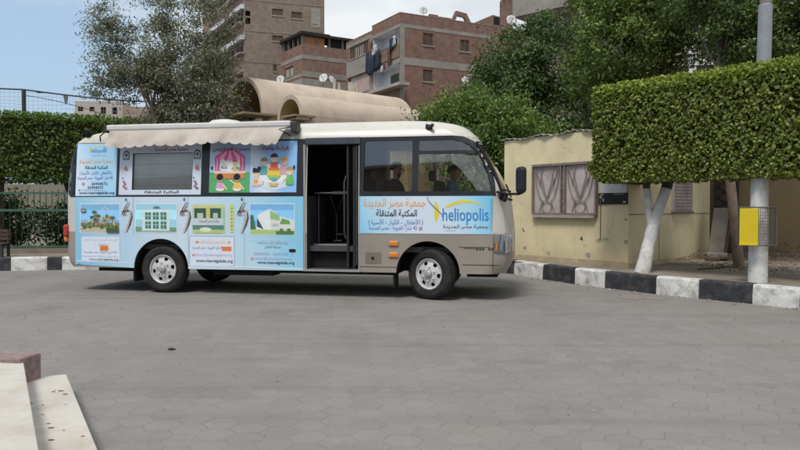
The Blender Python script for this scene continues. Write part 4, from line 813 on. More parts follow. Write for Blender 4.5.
# ------------------------------------------------------------------ people sitting in the bus
def person(label, loc, rz, top, hair_col, skin=(.30, .17, .11), reach=False, beard=False):
    """one continuous skinned figure, seated, facing +x; hips at the origin"""
    P = {}; order = []; E = []
    def n(k, co, r, par=None):
        P[k] = len(order); order.append((Vector(co), r))
        if par: E.append((P[par], P[k]))
    n('pelvis', (0, 0, .06), (.13, .165)); n('belly', (.01, 0, .22), (.115, .15), 'pelvis'); n('chest', (.02, 0, .40), (.125, .175), 'belly'); n('collar', (.0, 0, .54), (.085, .13), 'chest')
    n('neck', (.015, 0, .62), (.056, .056), 'collar'); n('jaw', (.045, 0, .685), (.066, .060), 'neck'); n('head', (.035, 0, .765), (.092, .076), 'jaw'); n('crown', (.025, 0, .835), (.070, .062), 'head')
    for s_, q in ((1, 'l'), (-1, 'r')):
        n('hip' + q, (.06, .09 * s_, .03), (.088, .088), 'pelvis'); n('knee' + q, (.46, .12 * s_, .05), (.06, .06), 'hip' + q); n('ankle' + q, (.50, .12 * s_, -.34), (.042, .042), 'knee' + q); n('toe' + q, (.66, .13 * s_, -.40), (.035, .042), 'ankle' + q)
        n('sh' + q, (.0, .19 * s_, .50), (.062, .062), 'collar')
        hx = (.30, .27 * s_, .26), (.46, .16 * s_, .42) if reach else (.30, .10 * s_, .12)
        el = (.06, .26 * s_, .26); wr = (.42, .17 * s_, .42) if reach else (.30, .13 * s_, .15)
        n('el' + q, el, (.047, .047), 'sh' + q); n('wr' + q, wr, (.030, .030), 'el' + q)
        d = (Vector(wr) - Vector(el)).normalized(); palm = Vector(wr) + d * .055; n('palm' + q, palm, (.036, .020), 'wr' + q)
        side = V(0, s_, 0); dn = V(.25, 0, -.97)
        for k, ln in enumerate((.068, .078, .072, .056)):
            b = palm + d * .03 + side * (.030 - .02 * k); n('f%d%s' % (k, q), b, (.0095, .0095), 'palm' + q); n('g%d%s' % (k, q), b + d * ln * .55 + dn * .008, (.0088, .0088), 'f%d%s' % (k, q)); n('h%d%s' % (k, q), b + d * ln * .85 + dn * .035, (.0078, .0078), 'g%d%s' % (k, q))
        b = palm - d * .01 - side * .028; n('t' + q, b - side * .012 + d * .012, (.0115, .0115), 'palm' + q); n('u' + q, b - side * .02 + d * .045 + dn * .012, (.0095, .0095), 't' + q)
    me = bpy.data.meshes.new('person'); me.from_pydata([c for c, r in order], E, [])
    o = bpy.data.objects.new('person', me); COL.objects.link(o)
    sk = o.modifiers.new('skin', 'SKIN'); sk.use_smooth_shade = True; su = o.modifiers.new('sub', 'SUBSURF'); su.levels = su.render_levels = 2
    lay = me.skin_vertices[0] if me.skin_vertices else None
    if lay is None:
        bm = bmesh.new(); bm.from_mesh(me); bm.verts.layers.skin.verify(); bm.to_mesh(me); bm.free(); lay = me.skin_vertices[0]
    for i, (c, r) in enumerate(order): lay.data[i].radius = r; lay.data[i].use_root = (i == 0)
    bpy.context.view_layer.update()
    m2 = bpy.data.meshes.new_from_object(o.evaluated_get(bpy.context.evaluated_depsgraph_get())); bpy.data.objects.remove(o)
    ms = mat('skin_tone_%s' % label[:4], skin, .55, .08, 14); m2.materials.clear()
    for m in (top, mat('trousers', (.03, .032, .04), .9, .2, 6), ms, mat('shoe', (.02, .015, .012), .5), mat('beard', (.02, .016, .014), .9)): m2.materials.append(m)
    hands = [order[P[k + q]][0] for k in ('palm', 'h1') for q in 'lr']
    for p in m2.polygons:
        c = p.center
        if c.z > .615: i = 4 if beard and c.z < .70 and c.x > .06 else 2
        elif any((c - h).length < .085 for h in hands): i = 2
        elif c.z < -.30: i = 3
        elif c.z < .10 and c.x > -.2 and not any((c - order[P['wr' + q]][0]).length < .14 for q in 'lr'): i = 1
        else: i = 0
        p.material_index = i; p.use_smooth = True
    o = bpy.data.objects.new('person', m2); COL.objects.link(o); o.location = loc; o.rotation_euler = (0, 0, rz); tag(o, label, 'person', 'people sitting in the bus')
    mb = MB()                                                    # nose, ears, eyes sit on the head
    for a, b_ in (((.125, .0, .775), (.145, 0, .735)),): mb.tube([(.112, 0, .785), (.130, 0, .760), (.142, 0, .738), (.125, 0, .728)], [.010, .012, .016, .010], 8)
    for s_ in (-1, 1): mb.ball((.02, .082 * s_, .755), (.022, .012, .034), 8)
    mb.tube([(.118, -.025, .697), (.124, 0, .699), (.118, .025, .697)], .007, 6, 1); mb.build('face', [ms, mat('lip', (.24, .11, .09), .5)], o)
    mb = MB()
    for s_ in (-1, 1): mb.ball((.115, .033 * s_, .778), (.010, .014, .009), 8, 0); mb.ball((.124, .034 * s_, .778), (.004, .006, .006), 6, 1); mb.tube([(.118, .016 * s_, .798), (.122, .034 * s_, .802), (.112, .052 * s_, .797)], .005, 5, 1)
    mb.build('eyes', [mat('eye_white', (.6, .58, .55), .3), mat('hair', hair_col, .8)], o)
    mb = MB(); q = 20; m_ = 9; vs_ = []
    for i in range(m_ + 1):
        for k in range(q):
            a = 2 * PI * k / q; front = max(0, math.cos(a)); lim = R(108 - 50 * front ** .7); t = lim * i / m_; rr_ = 1 + .03 * math.sin(5 * a + 3 * i)
            vs_.append((.028 + .108 * rr_ * math.sin(t) * math.cos(a), .092 * rr_ * math.sin(t) * math.sin(a), .785 + .098 * math.cos(t)))
    mb.add(vs_, [(i * q + k, (i + 1) * q + k, (i + 1) * q + (k + 1) % q, i * q + (k + 1) % q) for i in range(m_) for k in range(q)], 0, True); mb.build('hair', mat('hair', hair_col, .8), o)
    return o
BUSM = Matrix.Translation((-5.564, 11.513, 0)) @ Matrix.Rotation(R(-11.21), 4, 'Z')
p1 = BUSM @ V(5.50, .46, 1.20); person('man with short dark hair and beard in a dark jacket sitting by the bus window', p1, R(-11.21 - 6), mat('dark_jacket', (.06, .075, .08), .9, .25, 8), (.018, .014, .012), (.62, .40, .29), False, True)
p2 = BUSM @ V(6.27, 1.45, 1.20); person('driver in a blue shirt sitting behind the steering wheel of the bus', p2, R(-11.21), mat('blue_shirt', (.16, .30, .46), .9, .2, 8), (.02, .018, .016), (.55, .34, .24), True)

# ------------------------------------------------------------------ yellow guard hut on the right
def wall_mat(name, col, stain, amt=.5):
    m, nt, N, L, b = node_mat(name, .9, .15); tc = coords(N)
    c = ramp(N, L, noise(N, L, tc, 1.1, 7, .62), [(.3, tuple(x * .84 for x in col)), (.7, tuple(min(1, x * 1.12) for x in col))])
    mp = N.new('ShaderNodeMapping'); mp.inputs['Scale'].default_value = (5, 5, .7); L.new(tc, mp.inputs[0])
    f = ramp(N, L, noise(N, L, mp.outputs[0], 1.0, 7, .65), [(.5, (0, 0, 0)), (.75, (amt,) * 3)]); c = mixc(N, L, f, c, stain)
    f = ramp(N, L, noise(N, L, tc, 3.2, 9, .72), [(.56, (0, 0, 0)), (.66, (amt * .8,) * 3)]); c = mixc(N, L, f, c, tuple(min(1, x * 1.35) for x in stain))
    sp = N.new('ShaderNodeSeparateXYZ'); L.new(tc, sp.inputs[0]); z = math_(N, L, 'MULTIPLY_ADD', noise(N, L, tc, 4, 6, .7), .5, sp.outputs[2])
    f = ramp(N, L, z, [(.22, (.75, .75, .75)), (.62, (0, 0, 0))]); c = mixc(N, L, f, c, stain)      # splashed dirt along the foot of the wall
    L.new(c, b.inputs['Base Color']); bump(N, L, b, noise(N, L, tc, 28, 7, .65), .25, .012); return m
M_yel = wall_mat('yellow_plaster', (.66, .585, .375), (.46, .39, .25), .38)
W1 = V(4.11, 12.60, 0); DW = V(.584, -.812, 0); NWL = V(-.812, -.584, 0); DS = V(.692, .722, 0); NS = V(.722, -.692, 0); ZZ = V(0, 0, 1)
hut = thing('guard_hut', 'small yellow plastered guard hut with grilled window and corrugated roof edge behind the kerb', 'hut', (4.11, 12.60, .272))
def L_(p): return p                                             # hut-local: origin at the near corner
mb = MB(); fl = -DW * 3.17; sr = DS * 3.93; bk = fl + sr
mb.prism([(0, 0), (sr.x, sr.y), (bk.x, bk.y), (fl.x, fl.y)], 0, [2.58, 2.56, 2.50, 2.53]); mb.build('wall', M_yel, hut)
mb = MB(); nrib = 60
for i in range(nrib + 1):                                        # corrugated sheet, thin, overhanging unevenly
    pass
vs_ = []
for i in range(nrib + 1):
    t = i / nrib; p = fl * 1.03 + (-fl * 1.05) * t; j = .05 + .03 * math.sin(t * 37) * (1 if t > .35 else .3)
    for q, w_ in ((0, -j), (1, 3.95)):
        b_ = p + NWL * (-w_) if q == 0 else p + DS * w_; vs_.append((b_.x, b_.y, 2.545 + .05 * t + .014 * math.sin(i * PI / 1.5) + (.02 * math.sin(t * 23) if q == 0 else 0)))
fs = [(2 * i, 2 * i + 2, 2 * i + 3, 2 * i + 1) for i in range(nrib)]; mb = MB(); mb.add(vs_, fs); ob = mb.build('roof', mat('rusty_sheet', (.34, .32, .30), .7, .25, 5, .3, 20, dirt=(.22, .13, .08), dirt_amt=.6, dscale=4), hut, False); so = ob.modifiers.new('thick', 'SOLIDIFY'); so.thickness = .012
def on_front(s_, z, o_=0.0): return DW * s_ + NWL * o_ + ZZ * (z - .272)
def front_box(mb, s0, s1, z0, z1, o0, o1, mi=0): mb.box(on_front((s0 + s1) / 2, (z0 + z1) / 2, (o0 + o1) / 2), (abs(s1 - s0), abs(o1 - o0), abs(z1 - z0)), mi, (DW, NWL, ZZ))
def on_side(s_, z, o_=0.0): return DS * s_ + NS * o_ + ZZ * (z - .272)
def side_box(mb, s0, s1, z0, z1, o0, o1, mi=0): mb.box(on_side((s0 + s1) / 2, (z0 + z1) / 2, (o0 + o1) / 2), (abs(s1 - s0), abs(o1 - o0), abs(z1 - z0)), mi, (DS, NS, ZZ))
M_gw = mat('grille_brown', (.20, .165, .155), .6, .25, 6); M_gs = mat('pink_grey_sheet', (.47, .41, .395), .75, .12, 2.5, dirt=(.16, .12, .11), dirt_amt=.5, dscale=3)
mb = MB(); front_box(mb, -2.27, -.68, 1.25, 2.22, .012, .03); wn = mb.build('window', M_gs, hut)
mb = MB()
for a in (((-2.29, -.66), (2.20, 2.245)), ((-2.29, -.66), (1.225, 1.265)), ((-2.29, -2.255), (1.265, 2.20)), ((-.695, -.66), (1.265, 2.20)), ((-1.535, -1.505), (1.265, 2.20)), ((-1.44, -1.41), (1.265, 2.20))): front_box(mb, *a[0], *a[1], .02, .085)
mb.build('window_frame', M_gw, wn)
mb = MB()
def grille(s0, s1):
    c = (s0 + s1) / 2; w = (s1 - s0) / 2; pt = lambda x, z: on_front(c + x * w, 1.265 + z * .935, .06)
    for sg in (-1, 1):
        mb.tube([pt(sg * .92, .98), pt(sg * .80, .62), pt(sg * .58, .36), pt(sg * .30, .24)], .0085, 5); mb.tube([pt(sg * .92, .98), pt(sg * .45, .62), pt(sg * .05, .30)], .0085, 5); mb.tube([pt(sg * .28, .98), pt(sg * .52, .60), pt(sg * .80, .98)], .008, 5); mb.tube([pt(sg * .58, .98), pt(sg * .15, .45), pt(0, .30)], .008, 5)
        mb.tube([pt(sg * .55 + .0, .02), pt(sg * .42, .18), pt(sg * .26, .26)], .0085, 5)
    mb.tube([pt(.36 * math.cos(a), .13 + .13 * math.sin(a)) for a in [k * PI / 9 for k in range(19)]], .0085, 5)
grille(-2.25, -1.54); grille(-1.405, -.70)
for k in range(7): z = 1.30 + .13 * k; mb.tube([on_front(-1.505, z, .055), on_front(-1.44, z + .08, .055)], .008, 5)
mb.build('grille', M_gw, wn)
mb = MB(); front_box(mb, -2.25, -.70, 1.17, 1.222, .01, .10); mb.build('sill', mat('sill_stone', (.34, .30, .26), .9, .15, 5), wn)
mb = MB(); front_box(mb, -.62, -.02, 1.64, 2.02, .006, .025, 0); nb = mb.build('notice_board', mat('faded_white_board', (.60, .60, .60), .7, .08, 3, dirt=(.4, .38, .35), dirt_amt=.4, dscale=3), hut)
mb = MB(); front_box(mb, -.645, .0, 1.43, 1.635, .006, .022, 0)
for s_, w_, z, h in ((-.62, .05, 1.54, .05), (-.55, .03, 1.48, .06), (-.10, .06, 1.455, .035), (-.60, .08, 1.60, .02), (-.3, .22, 1.612, .012)): front_box(mb, s_, s_ + w_, z, z + h, .020, .025, 1)
mb.build('black_strip', [mat('black_tape', (.02, .021, .023), .5, .3, 5), mat('torn_paper', (.36, .34, .30), .8)], nb)
mb = MB(); mb.tube([on_front(-.60, 1.60, .02), on_front(-.60, .80, .02), on_front(-.62, .765, .022), on_front(-.68, .76, .022)], .007, 6); mb.tube([on_front(-.60, .775, .02), on_front(-.42, .795, .02)], .005, 6); mb.tube([on_front(-2.32, 1.52, .02), on_front(-2.32, 1.36, .02)], .022, 6); mb.build('conduit', mat('conduit_brown', (.17, .13, .10), .7), hut)
for a in ((-2.62, .90), (-2.60, .86)): mb = MB(); front_box(mb, a[0], a[0] + .035, a[1], a[1] + .03, .0, .004); mb.build('hole', M_iron, hut)
mb = MB(); side_box(mb, 1.89, 2.83, 1.29, 1.95, .004, .05, 0); sw = mb.build('shutter', mat('grey_shutter', (.29, .255, .25), .8, .12, 3, dirt=(.12, .1, .09), dirt_amt=.5), hut); mb = MB()
for k in range(9): side_box(mb, 1.93, 2.79, 1.325 + .066 * k, 1.332 + .066 * k, .05, .053)
side_box(mb, 1.86, 2.86, 1.255, 1.288, .004, .07); mb.build('slats', mat('shutter_edge', (.12, .10, .095), .8), sw)
mb = MB(); side_box(mb, .0, 1.86, 1.235, 1.25, .0, .004); side_box(mb, 2.86, 3.93, 1.235, 1.25, .0, .004); side_box(mb, 1.30, 1.315, .272, 1.235, .0, .004); mb.build('crack', mat('joint_brown', (.16, .12, .08), .95), hut)  # thin brown strips along the grooves of the side wall
mb = MB(); front_box(mb, -3.17, 0, .272, .38, .0, .012); side_box(mb, .013, 3.93, .272, .36, .0, .010); mb.build('plinth', mat('dirty_plinth', (.40, .33, .22), .95, .25, 4, .5, 25), hut)

rc = random.Random(5)
for s0, z0, n_ in ((-2.9, 1.75, 6), (-1.1, .95, 7), (-2.0, .62, 6), (-.35, 1.2, 6), (-1.6, 2.62, 5)):
    p = [(s0, z0)]
    for q in range(n_): p.append((p[-1][0] + rc.uniform(-.05, .10), p[-1][1] - rc.uniform(.02, .07)))
    mb = MB(); mb.add([on_front(a, z, .0015) for a, z in stroke(p, [.003 + .003 * rc.random() for _ in p])], [tuple(range(2 * len(p)))]); mb.build('crack', mat('crack_brown', (.20, .155, .10), .95), hut)
for s0, z0, r_ in ((-2.55, .52, .05), (-.9, .46, .07), (-.04, .75, .05), (-.05, 1.15, .035), (-1.9, .45, .06), (-3.0, .9, .04)):
    mb = MB(); mb.add([on_front(min(-.004, s0 + r_ * rc.uniform(.6, 1.2) * math.cos(a)), z0 + r_ * rc.uniform(.5, 1.1) * math.sin(a), .0015) for a in [q * PI / 7 for q in range(14)]], [tuple(range(14))]); mb.build('chipped_plaster', mat('bare_render', (.36, .32, .26), .95, .3, 20, .5, 40), hut)

# ------------------------------------------------------------------ behind and beside the hut on the right
M_tan = wall_mat('tan_plaster', (.30, .225, .125), (.24, .20, .15), .6)
mb = MB(); mb.prism([(7.02, 16.0), (14.5, 13.2), (14.6, 13.5), (7.1, 16.3)], .25, 3.0); tag(mb.build('boundary_wall', M_tan), 'old tan plastered wall behind the soil and the utility pole', 'wall')
gt = thing('lattice_door', 'dark lattice door standing between yellow hut and tan wall', 'door', (7.0, 15.55, .272)); dgt = V(.95, -.31, 0); ngt = V(-.31, -.95, 0)
mb = MB()
for k in range(9):
    for sg in (0, 1):
        a = .0 + .0; z = .1 + .24 * k; p = dgt * (0 if not sg else .42); q = dgt * (.42 if not sg else 0); mb.tube([p + ZZ * z, q + ZZ * (z + .30)], .014, 5)
mb.build('lattice', mat('lattice_brown', (.05, .038, .034), .7, .3, 6), gt)
mb = MB(); mb.box(dgt * .21 + ZZ * 1.1 - ngt * .03, (.44, .02, 2.2), 0, (dgt, ngt, ZZ)); mb.build('panel', mat('lattice_back', (.085, .062, .056), .8, .3, 4), gt)
mb = MB(); mb.box(dgt * -.01 + ZZ * 1.15, (.05, .06, 2.3), 0, (dgt, ngt, ZZ)); mb.box(dgt * .45 + ZZ * 1.15, (.05, .06, 2.3), 0, (dgt, ngt, ZZ)); mb.box(dgt * .22 + ZZ * 2.33, (.51, .06, .06), 0, (dgt, ngt, ZZ)); mb.build('door_frame', mat('lattice_brown', (.05, .038, .034)), gt)
sl = MB(); sx = V(.93, -.36, 0); sy = V(-.36, -.93, 0); tl_ = (ZZ * .985 + sx * .12 - sy * .10).normalized(); sl.box(V(6.72, 14.75, .272 + .62), (.30, .05, .95), 0, (sx, sy, tl_), .006); sl.box(V(6.92, 14.80, .272 + .58), (.10, .20, .90), 1, (sx, sy, tl_), .006)
tag(sl.build('stone_slab', [mat('weathered_board', (.25, .225, .205), .9, .2, 3, .4, 20, dirt=(.14, .12, .11), dirt_amt=.6), mat('dark_board_edge', (.09, .075, .065), .9)]), 'weathered grey slab leaning upright beside the hut end', 'slab')
bl = MB(); bl.box((6.63, 14.62, .35), (.40, .22, .15), 0, (sx, sy, ZZ), .02); tag(bl.build('stone_block', mat('weathered_board', (.25, .225, .205))), 'low grey stone block under the leaning slab', 'stone block')
bl = MB(); bl.box((6.45, 14.42, .31), (.3, .14, .06), 0, (sx, sy, V(.1, 0, 1)), .01); bl.box((6.75, 14.36, .33), (.36, .12, .05), 1, (V(.8, -.6, 0), V(.6, .8, 0), ZZ), .01); tag(bl.build('plank_scrap', [M_bark, mat('dark_board_edge', (.09, .075, .065))]), 'scrap of dark plank lying at the foot of the leaning slab', 'plank')

# utility pole, painted white below
pole = thing('utility_pole', 'tall round utility pole painted white at the bottom, rising through the clipped hedge', 'pole', (5.29, 10.33, .272))
mb = MB(); mb.tube([(0, 0, -.02), (.005, 0, .7), (.02, 0, 2.0)], [.136, .128, .115], 18); mb.build('painted_base', M_white, pole)
mb = MB(); mb.tube([(.02, 0, 1.98), (.055, 0, 3.55), (.062, 0, 4.05)], [.104, .098, .095], 18, 0); mb.lathe([(.095, 0), (.097, .01), (.095, .02), (.078, .03)], (.062, 0, 4.04), (0, 0, 1), 18, 0); mb.tube([(.062, 0, 4.06), (.09, 0, 7.6)], [.078, .066], 16, 1); mb.build('shaft', [mat('pole_blue_grey', (.27, .285, .33), .6, .15, 3, dirt=(.18, .17, .17), dirt_amt=.5, dscale=4), mat('pole_rust_grey', (.20, .175, .16), .75, .2, 3)], pole)
bn = thing('litter_bin', 'yellow front panel litter bin in a grey wire frame hung on the white pole', 'bin', (5.13, 10.16, .82))
bx_ = V(.86, -.50, 0); by_ = V(-.50, -.86, 0)
mb = MB(); mb.box(V(-.075, -.02, .275), (.245, .012, .53), 0, (bx_, by_, ZZ), .004); mb.box(V(-.075, -.02, .015) + by_ * .015, (.25, .03, .02), 0, (bx_, by_, ZZ)); mb.build('panel', mat('yellow_paint', (.62, .48, .015), .45, .08, 5, spec=.4, dirt=(.40, .30, .05), dirt_amt=.4, dscale=5), bn)
mb = MB()
for z in (.005, .555):
    c = [V(-.17, .05, z), V(.04, -.07, z), V(.25, -.16, z), V(.30, -.02, z), V(.10, .13, z), V(-.12, .20, z), V(-.17, .05, z)]; mb.tube(c, .011, 6)
for k in range(11): p = V(.04, -.07, 0).lerp(V(.25, -.16, 0), k / 10); mb.tube([p + ZZ * .005, p + ZZ * .555], .004, 4)
for k in range(7): p = V(.25, -.16, 0).lerp(V(.30, -.02, 0), k / 6); mb.tube([p + ZZ * .005, p + ZZ * .555], .004, 4)
for k in range(12): z = .04 + .045 * k; mb.tube([V(.04, -.07, z), V(.25, -.16, z), V(.30, -.02, z)], .003, 4)
for p in (V(-.17, .05, 0), V(.25, -.16, 0), V(.30, -.02, 0), V(-.12, .2, 0)): mb.tube([p, p + ZZ * .56], .010, 5)
mb.build('wire_frame', mat('bin_wire', (.10, .09, .085), .6, .2, 8), bn)

# ------------------------------------------------------------------ clipped hedges on trunks
LG = leaf_mat('hedge_leaf', [(.075, .10, .020), (.13, .17, .030), (.21, .255, .045), (.10, .14, .026), (.26, .305, .075), (.15, .16, .05), (.11, .15, .028)], .25)
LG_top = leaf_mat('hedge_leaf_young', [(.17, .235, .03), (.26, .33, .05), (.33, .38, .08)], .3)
LGL = leaf_mat('left_hedge_leaf', [(.04, .07, .017), (.08, .13, .026), (.13, .19, .04), (.052, .09, .02)], .25)
LGL_top = leaf_mat('left_hedge_young', [(.07, .13, .02), (.12, .20, .03), (.16, .24, .05)], .3)
M_core = mat('dark_twig_core', (.030, .034, .014), .95, .5, 9)
def vnoise(x, y, f, seed):
    return (np.sin(x * f * 1.0 + seed) * np.cos(y * f * 1.3 + seed * 2.1) + .6 * np.sin(x * f * 2.3 + y * f * 1.9 + seed * 3.3) + .4 * np.cos(x * f * 4.1 - y * f * 3.7 + seed)) / 2
def block_hedge(name, label, o, d, nb, ln, th, z0, z1, n_leaf, size, lm, lmt, rough=.06, rag=.10, rad=.35, top_rag=.10):
    """a box clipped out of foliage: leaves through a skin on every face, rounded corners; returns its Empty"""
    root = thing(name, label, 'hedge', (o[0], o[1], .272)); o3 = np.array([0, 0, 0.]); d = np.array([*d, 0.]); nb = np.array([*nb, 0.])
    def pt(s_, t, z): return np.outer(s_, d) + np.outer(t, nb) + np.outer(z - .272, [0, 0, 1.])
    hts = z1 - z0; areas = {'f': ln * hts * 1.6, 't': ln * th, 'b': ln * th * .8, 'e': th * hts * 1.3, 'e2': th * hts * .4, 'k': ln * hts * .3}; tot = sum(areas.values())
    Ps, Ns = [], []
    for k, a in areas.items():
        n = int(n_leaf * a / tot); u = RNG.uniform(0, 1, n); v = RNG.uniform(0, 1, n); dep = np.abs(RNG.normal(0, 1, n)) * rough * 1.6
        if k == 'f' or k == 'k':
            s_ = u * ln; z = z0 + v * hts; dep = dep - .05 * vnoise(s_, z, 5.5, 1) - .03 * vnoise(s_, z, 14, 4); t = dep if k == 'f' else th - dep; nr = -nb if k == 'f' else nb
        elif k in 'tb':
            s_ = u * ln; t = v * th; off_ = vnoise(s_, t, 4.5, 2); z = (z1 - dep + .07 * off_ + np.where(RNG.uniform(0, 1, n) < .10, RNG.uniform(0, top_rag, n), 0)) if k == 't' else (z0 + dep + rag * .8 * off_ - np.where(RNG.uniform(0, 1, n) < .25, RNG.uniform(0, rag * 1.2, n), 0)); nr = np.array([0, 0, 1. if k == 't' else -1.])
        else:
            t = u * th; z = z0 + v * hts; s_ = dep - .06 * vnoise(t, z, 5, 3) if k == 'e' else ln - dep; nr = -d if k == 'e' else d
        # round the corners at the near end, front edge and bottom
        cs = np.maximum(0, rad - s_); cz = np.maximum(0, (z0 + rad) - z); ct = np.maximum(0, rad * .4 - t); cz2 = np.maximum(0, z - (z1 - rad * .45))
        ok = (cs ** 2 + cz ** 2 < rad ** 2) & (cs ** 2 + cz2 ** 2 < (rad * 1.0) ** 2) & ((ct / .4) ** 2 + cs ** 2 < rad ** 2) & ((ct / .4) ** 2 + cz2 ** 2 * 4 < rad ** 2)
        f = 1 - .0 * s_
        ok &= ~((vnoise(s_ + t, z, 2.6, 9) > .62) & (RNG.uniform(0, 1, n) < .55)); Ps.append(pt(s_, t, z)[ok]); Ns.append(np.tile(nr + np.array([0, 0, .35]), (n, 1))[ok])
    # leaves filling the rounded bottom corner
    n = int(n_leaf * .10); a = RNG.uniform(PI, 1.5 * PI, n); rr_ = rad - np.abs(RNG.normal(0, .05, n)); s_ = rad + rr_ * np.cos(a); z = z0 + rad + rr_ * np.sin(a); t = RNG.uniform(0, th, n) ; Ps.append(pt(s_, t, z)); Ns.append(np.outer(np.cos(a), d) + np.outer(np.sin(a), [0, 0, 1.]))
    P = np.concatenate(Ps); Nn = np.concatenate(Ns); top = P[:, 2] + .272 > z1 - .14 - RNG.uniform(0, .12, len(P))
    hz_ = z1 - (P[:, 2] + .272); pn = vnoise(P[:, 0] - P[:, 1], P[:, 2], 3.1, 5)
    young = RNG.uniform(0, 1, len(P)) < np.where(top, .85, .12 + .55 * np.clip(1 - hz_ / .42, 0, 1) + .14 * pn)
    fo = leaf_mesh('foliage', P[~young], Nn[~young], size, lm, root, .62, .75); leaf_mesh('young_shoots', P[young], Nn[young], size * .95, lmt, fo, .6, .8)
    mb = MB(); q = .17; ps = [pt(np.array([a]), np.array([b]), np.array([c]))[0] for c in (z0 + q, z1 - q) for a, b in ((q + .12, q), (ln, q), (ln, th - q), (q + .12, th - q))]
    mb.add(ps, [(3, 2, 1, 0), (4, 5, 6, 7), (0, 1, 5, 4), (1, 2, 6, 5), (2, 3, 7, 6), (3, 0, 4, 7)]); mb.build('dark_core', M_core, root)  # solid dark box added for the twig mass, so the hedge isn't see-through
    return root
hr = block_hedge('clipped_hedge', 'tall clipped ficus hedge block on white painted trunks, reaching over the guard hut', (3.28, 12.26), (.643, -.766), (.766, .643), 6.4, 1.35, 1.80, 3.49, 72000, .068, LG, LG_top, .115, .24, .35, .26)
def painted_trunk(root, paths, name='trunk', white_to=1.45):
    mb = MB()
    for path, rs in paths:
        p2, r2 = [], []
        for (a, ra), (b, rb) in zip(zip(path, rs), zip(path[1:], rs[1:])):
            for k in range(5): f = k / 5; j = V(random.uniform(-1, 1), random.uniform(-1, 1), 0) * .006; p2.append(Vector(a).lerp(Vector(b), f) + j); r2.append((ra + (rb - ra) * f) * random.uniform(.95, 1.05))
        p2.append(Vector(path[-1])); r2.append(rs[-1]); st = len(mb.f); mb.tube(p2, r2, 12)
    for i in range(len(mb.f)):
        z = sum(mb.v[k][2] for k in mb.f[i]) / len(mb.f[i]); mb.m[i] = 0 if z + .272 < white_to else 1
    return mb.build(name, [M_white, M_bark], root)
hb = V(3.28, 12.26, 0)
def rel(x, y, z): return V(x, y, 0) - hb + ZZ * (z - .272)
painted_trunk(hr, [([rel(4.10, 11.83, .25), rel(4.19, 11.84, .65), rel(4.30, 11.88, 1.08), rel(4.53, 11.92, 1.69), rel(4.66, 11.95, 2.15)], [.130, .110, .100, .088, .078]), ([rel(4.26, 11.87, .95), rel(4.25, 11.90, 1.2), rel(4.20, 11.93, 1.69), rel(4.16, 11.97, 2.15)], [.062, .064, .062, .058])], 'trunk', 1.72)
painted_trunk(hr, [([rel(6.35, 9.15, .25), rel(6.42, 9.2, 1.0), rel(6.38, 9.2, 2.1)], [.11, .09, .07])], 'trunk', 1.5)
hl_ = block_hedge('clipped_hedge', 'dark green clipped hedge on trunks above the iron fence behind the bus rear', (-11.2, 15.55), (.866, .5), (-.5, .866), 12.5, 1.7, 1.98, 3.70, 46000, .085, LGL, LGL_top, .08, .28, .3, .22)
hb = V(-11.2, 15.55, 0)
for x, y, lean in ((-9.85, 17.1, .10), (-8.35, 18.0, .35), (-5.9, 19.4, .2), (-3.6, 20.6, -.2)):
    painted_trunk(hl_, [([rel(x, y, .2), rel(x + lean * .2, y, .9), rel(x + lean, y, 2.2)], [.15, .12, .10]), ([rel(x + lean * .3, y, 1.05), rel(x - .35, y + .1, 2.2)], [.07, .06])], 'trunk', 0)

# iron fence, pier and shrubs on the left
M_fence = mat('green_iron', (.022, .055, .042), .6, .3, 5)
fd = V(.981, .192, 0); fo_ = V(-17.5, 15.05, .272)
fn = thing('iron_fence', 'dark green iron bar fence on a low wall beneath the left hedge', 'fence', fo_)
mb = MB()
for k in range(118):
    p = fd * (.135 * k); mb.tube([p + ZZ * .12, p + ZZ * (1.52 + random.uniform(-.02, .02))], .0095, 5)
mb.build('bars', M_fence, fn); mb = MB()
for z in (.16, 1.03, 1.44): mb.box(fd * 7.95 + ZZ * z, (15.9, .035, .045 if z != 1.03 else .06), 0, (fd, V(-.192, .981, 0), ZZ))
mb.build('rails', mat('green_rail', (.05, .12, .09), .6, .2, 5), fn)
for k in range(9): p = fd * (1.98 * k); mb = MB(); mb.box(p + ZZ * .85, (.06, .06, 1.7), 0, (fd, V(-.192, .981, 0), ZZ)); mb.build('post', M_fence, fn)
mb = MB(); mb.box(fd * 7.95 + ZZ * .06 - V(-.192, .981, 0) * .05, (16.4, .16, .12), 0, (fd, V(-.192, .981, 0), ZZ)); tag(mb.build('low_wall', mat('fence_footing', (.21, .18, .145), .95, .2, 3, .5, 20)), None); 
lw = bpy.data.objects['low_wall']; lw.parent = fn
pr_ = thing('wooden_bench', 'brown slatted bench end standing before the left fence', 'bench', (-9.38, 15.32, .272))
mb = MB()
for k in range(3): mb.box((0, .09 * k, .30), (1.3, .07, .035), 0, (fd, V(-.192, .981, 0), ZZ), .006)
mb.build('seat', mat('bench_wood', (.085, .055, .04), .8, .3, 6), pr_); mb = MB()
for k in range(3): mb.box((0, .27, .40 + .085 * k), (1.3, .03, .065), 0, (fd, V(-.192, .981, 0), ZZ), .006)
mb.build('backrest', mat('bench_wood', (.085, .055, .04)), pr_)
for s_ in (-.6, .6): mb = MB(); q = fd * s_; mb.box(q + V(0, .0, .14), (.05, .05, .28)); mb.box(q + V(0, .26, .30), (.05, .05, .62)); mb.box(q + V(0, .13, .25), (.05, .3, .04)); mb.build('leg', M_iron, pr_)
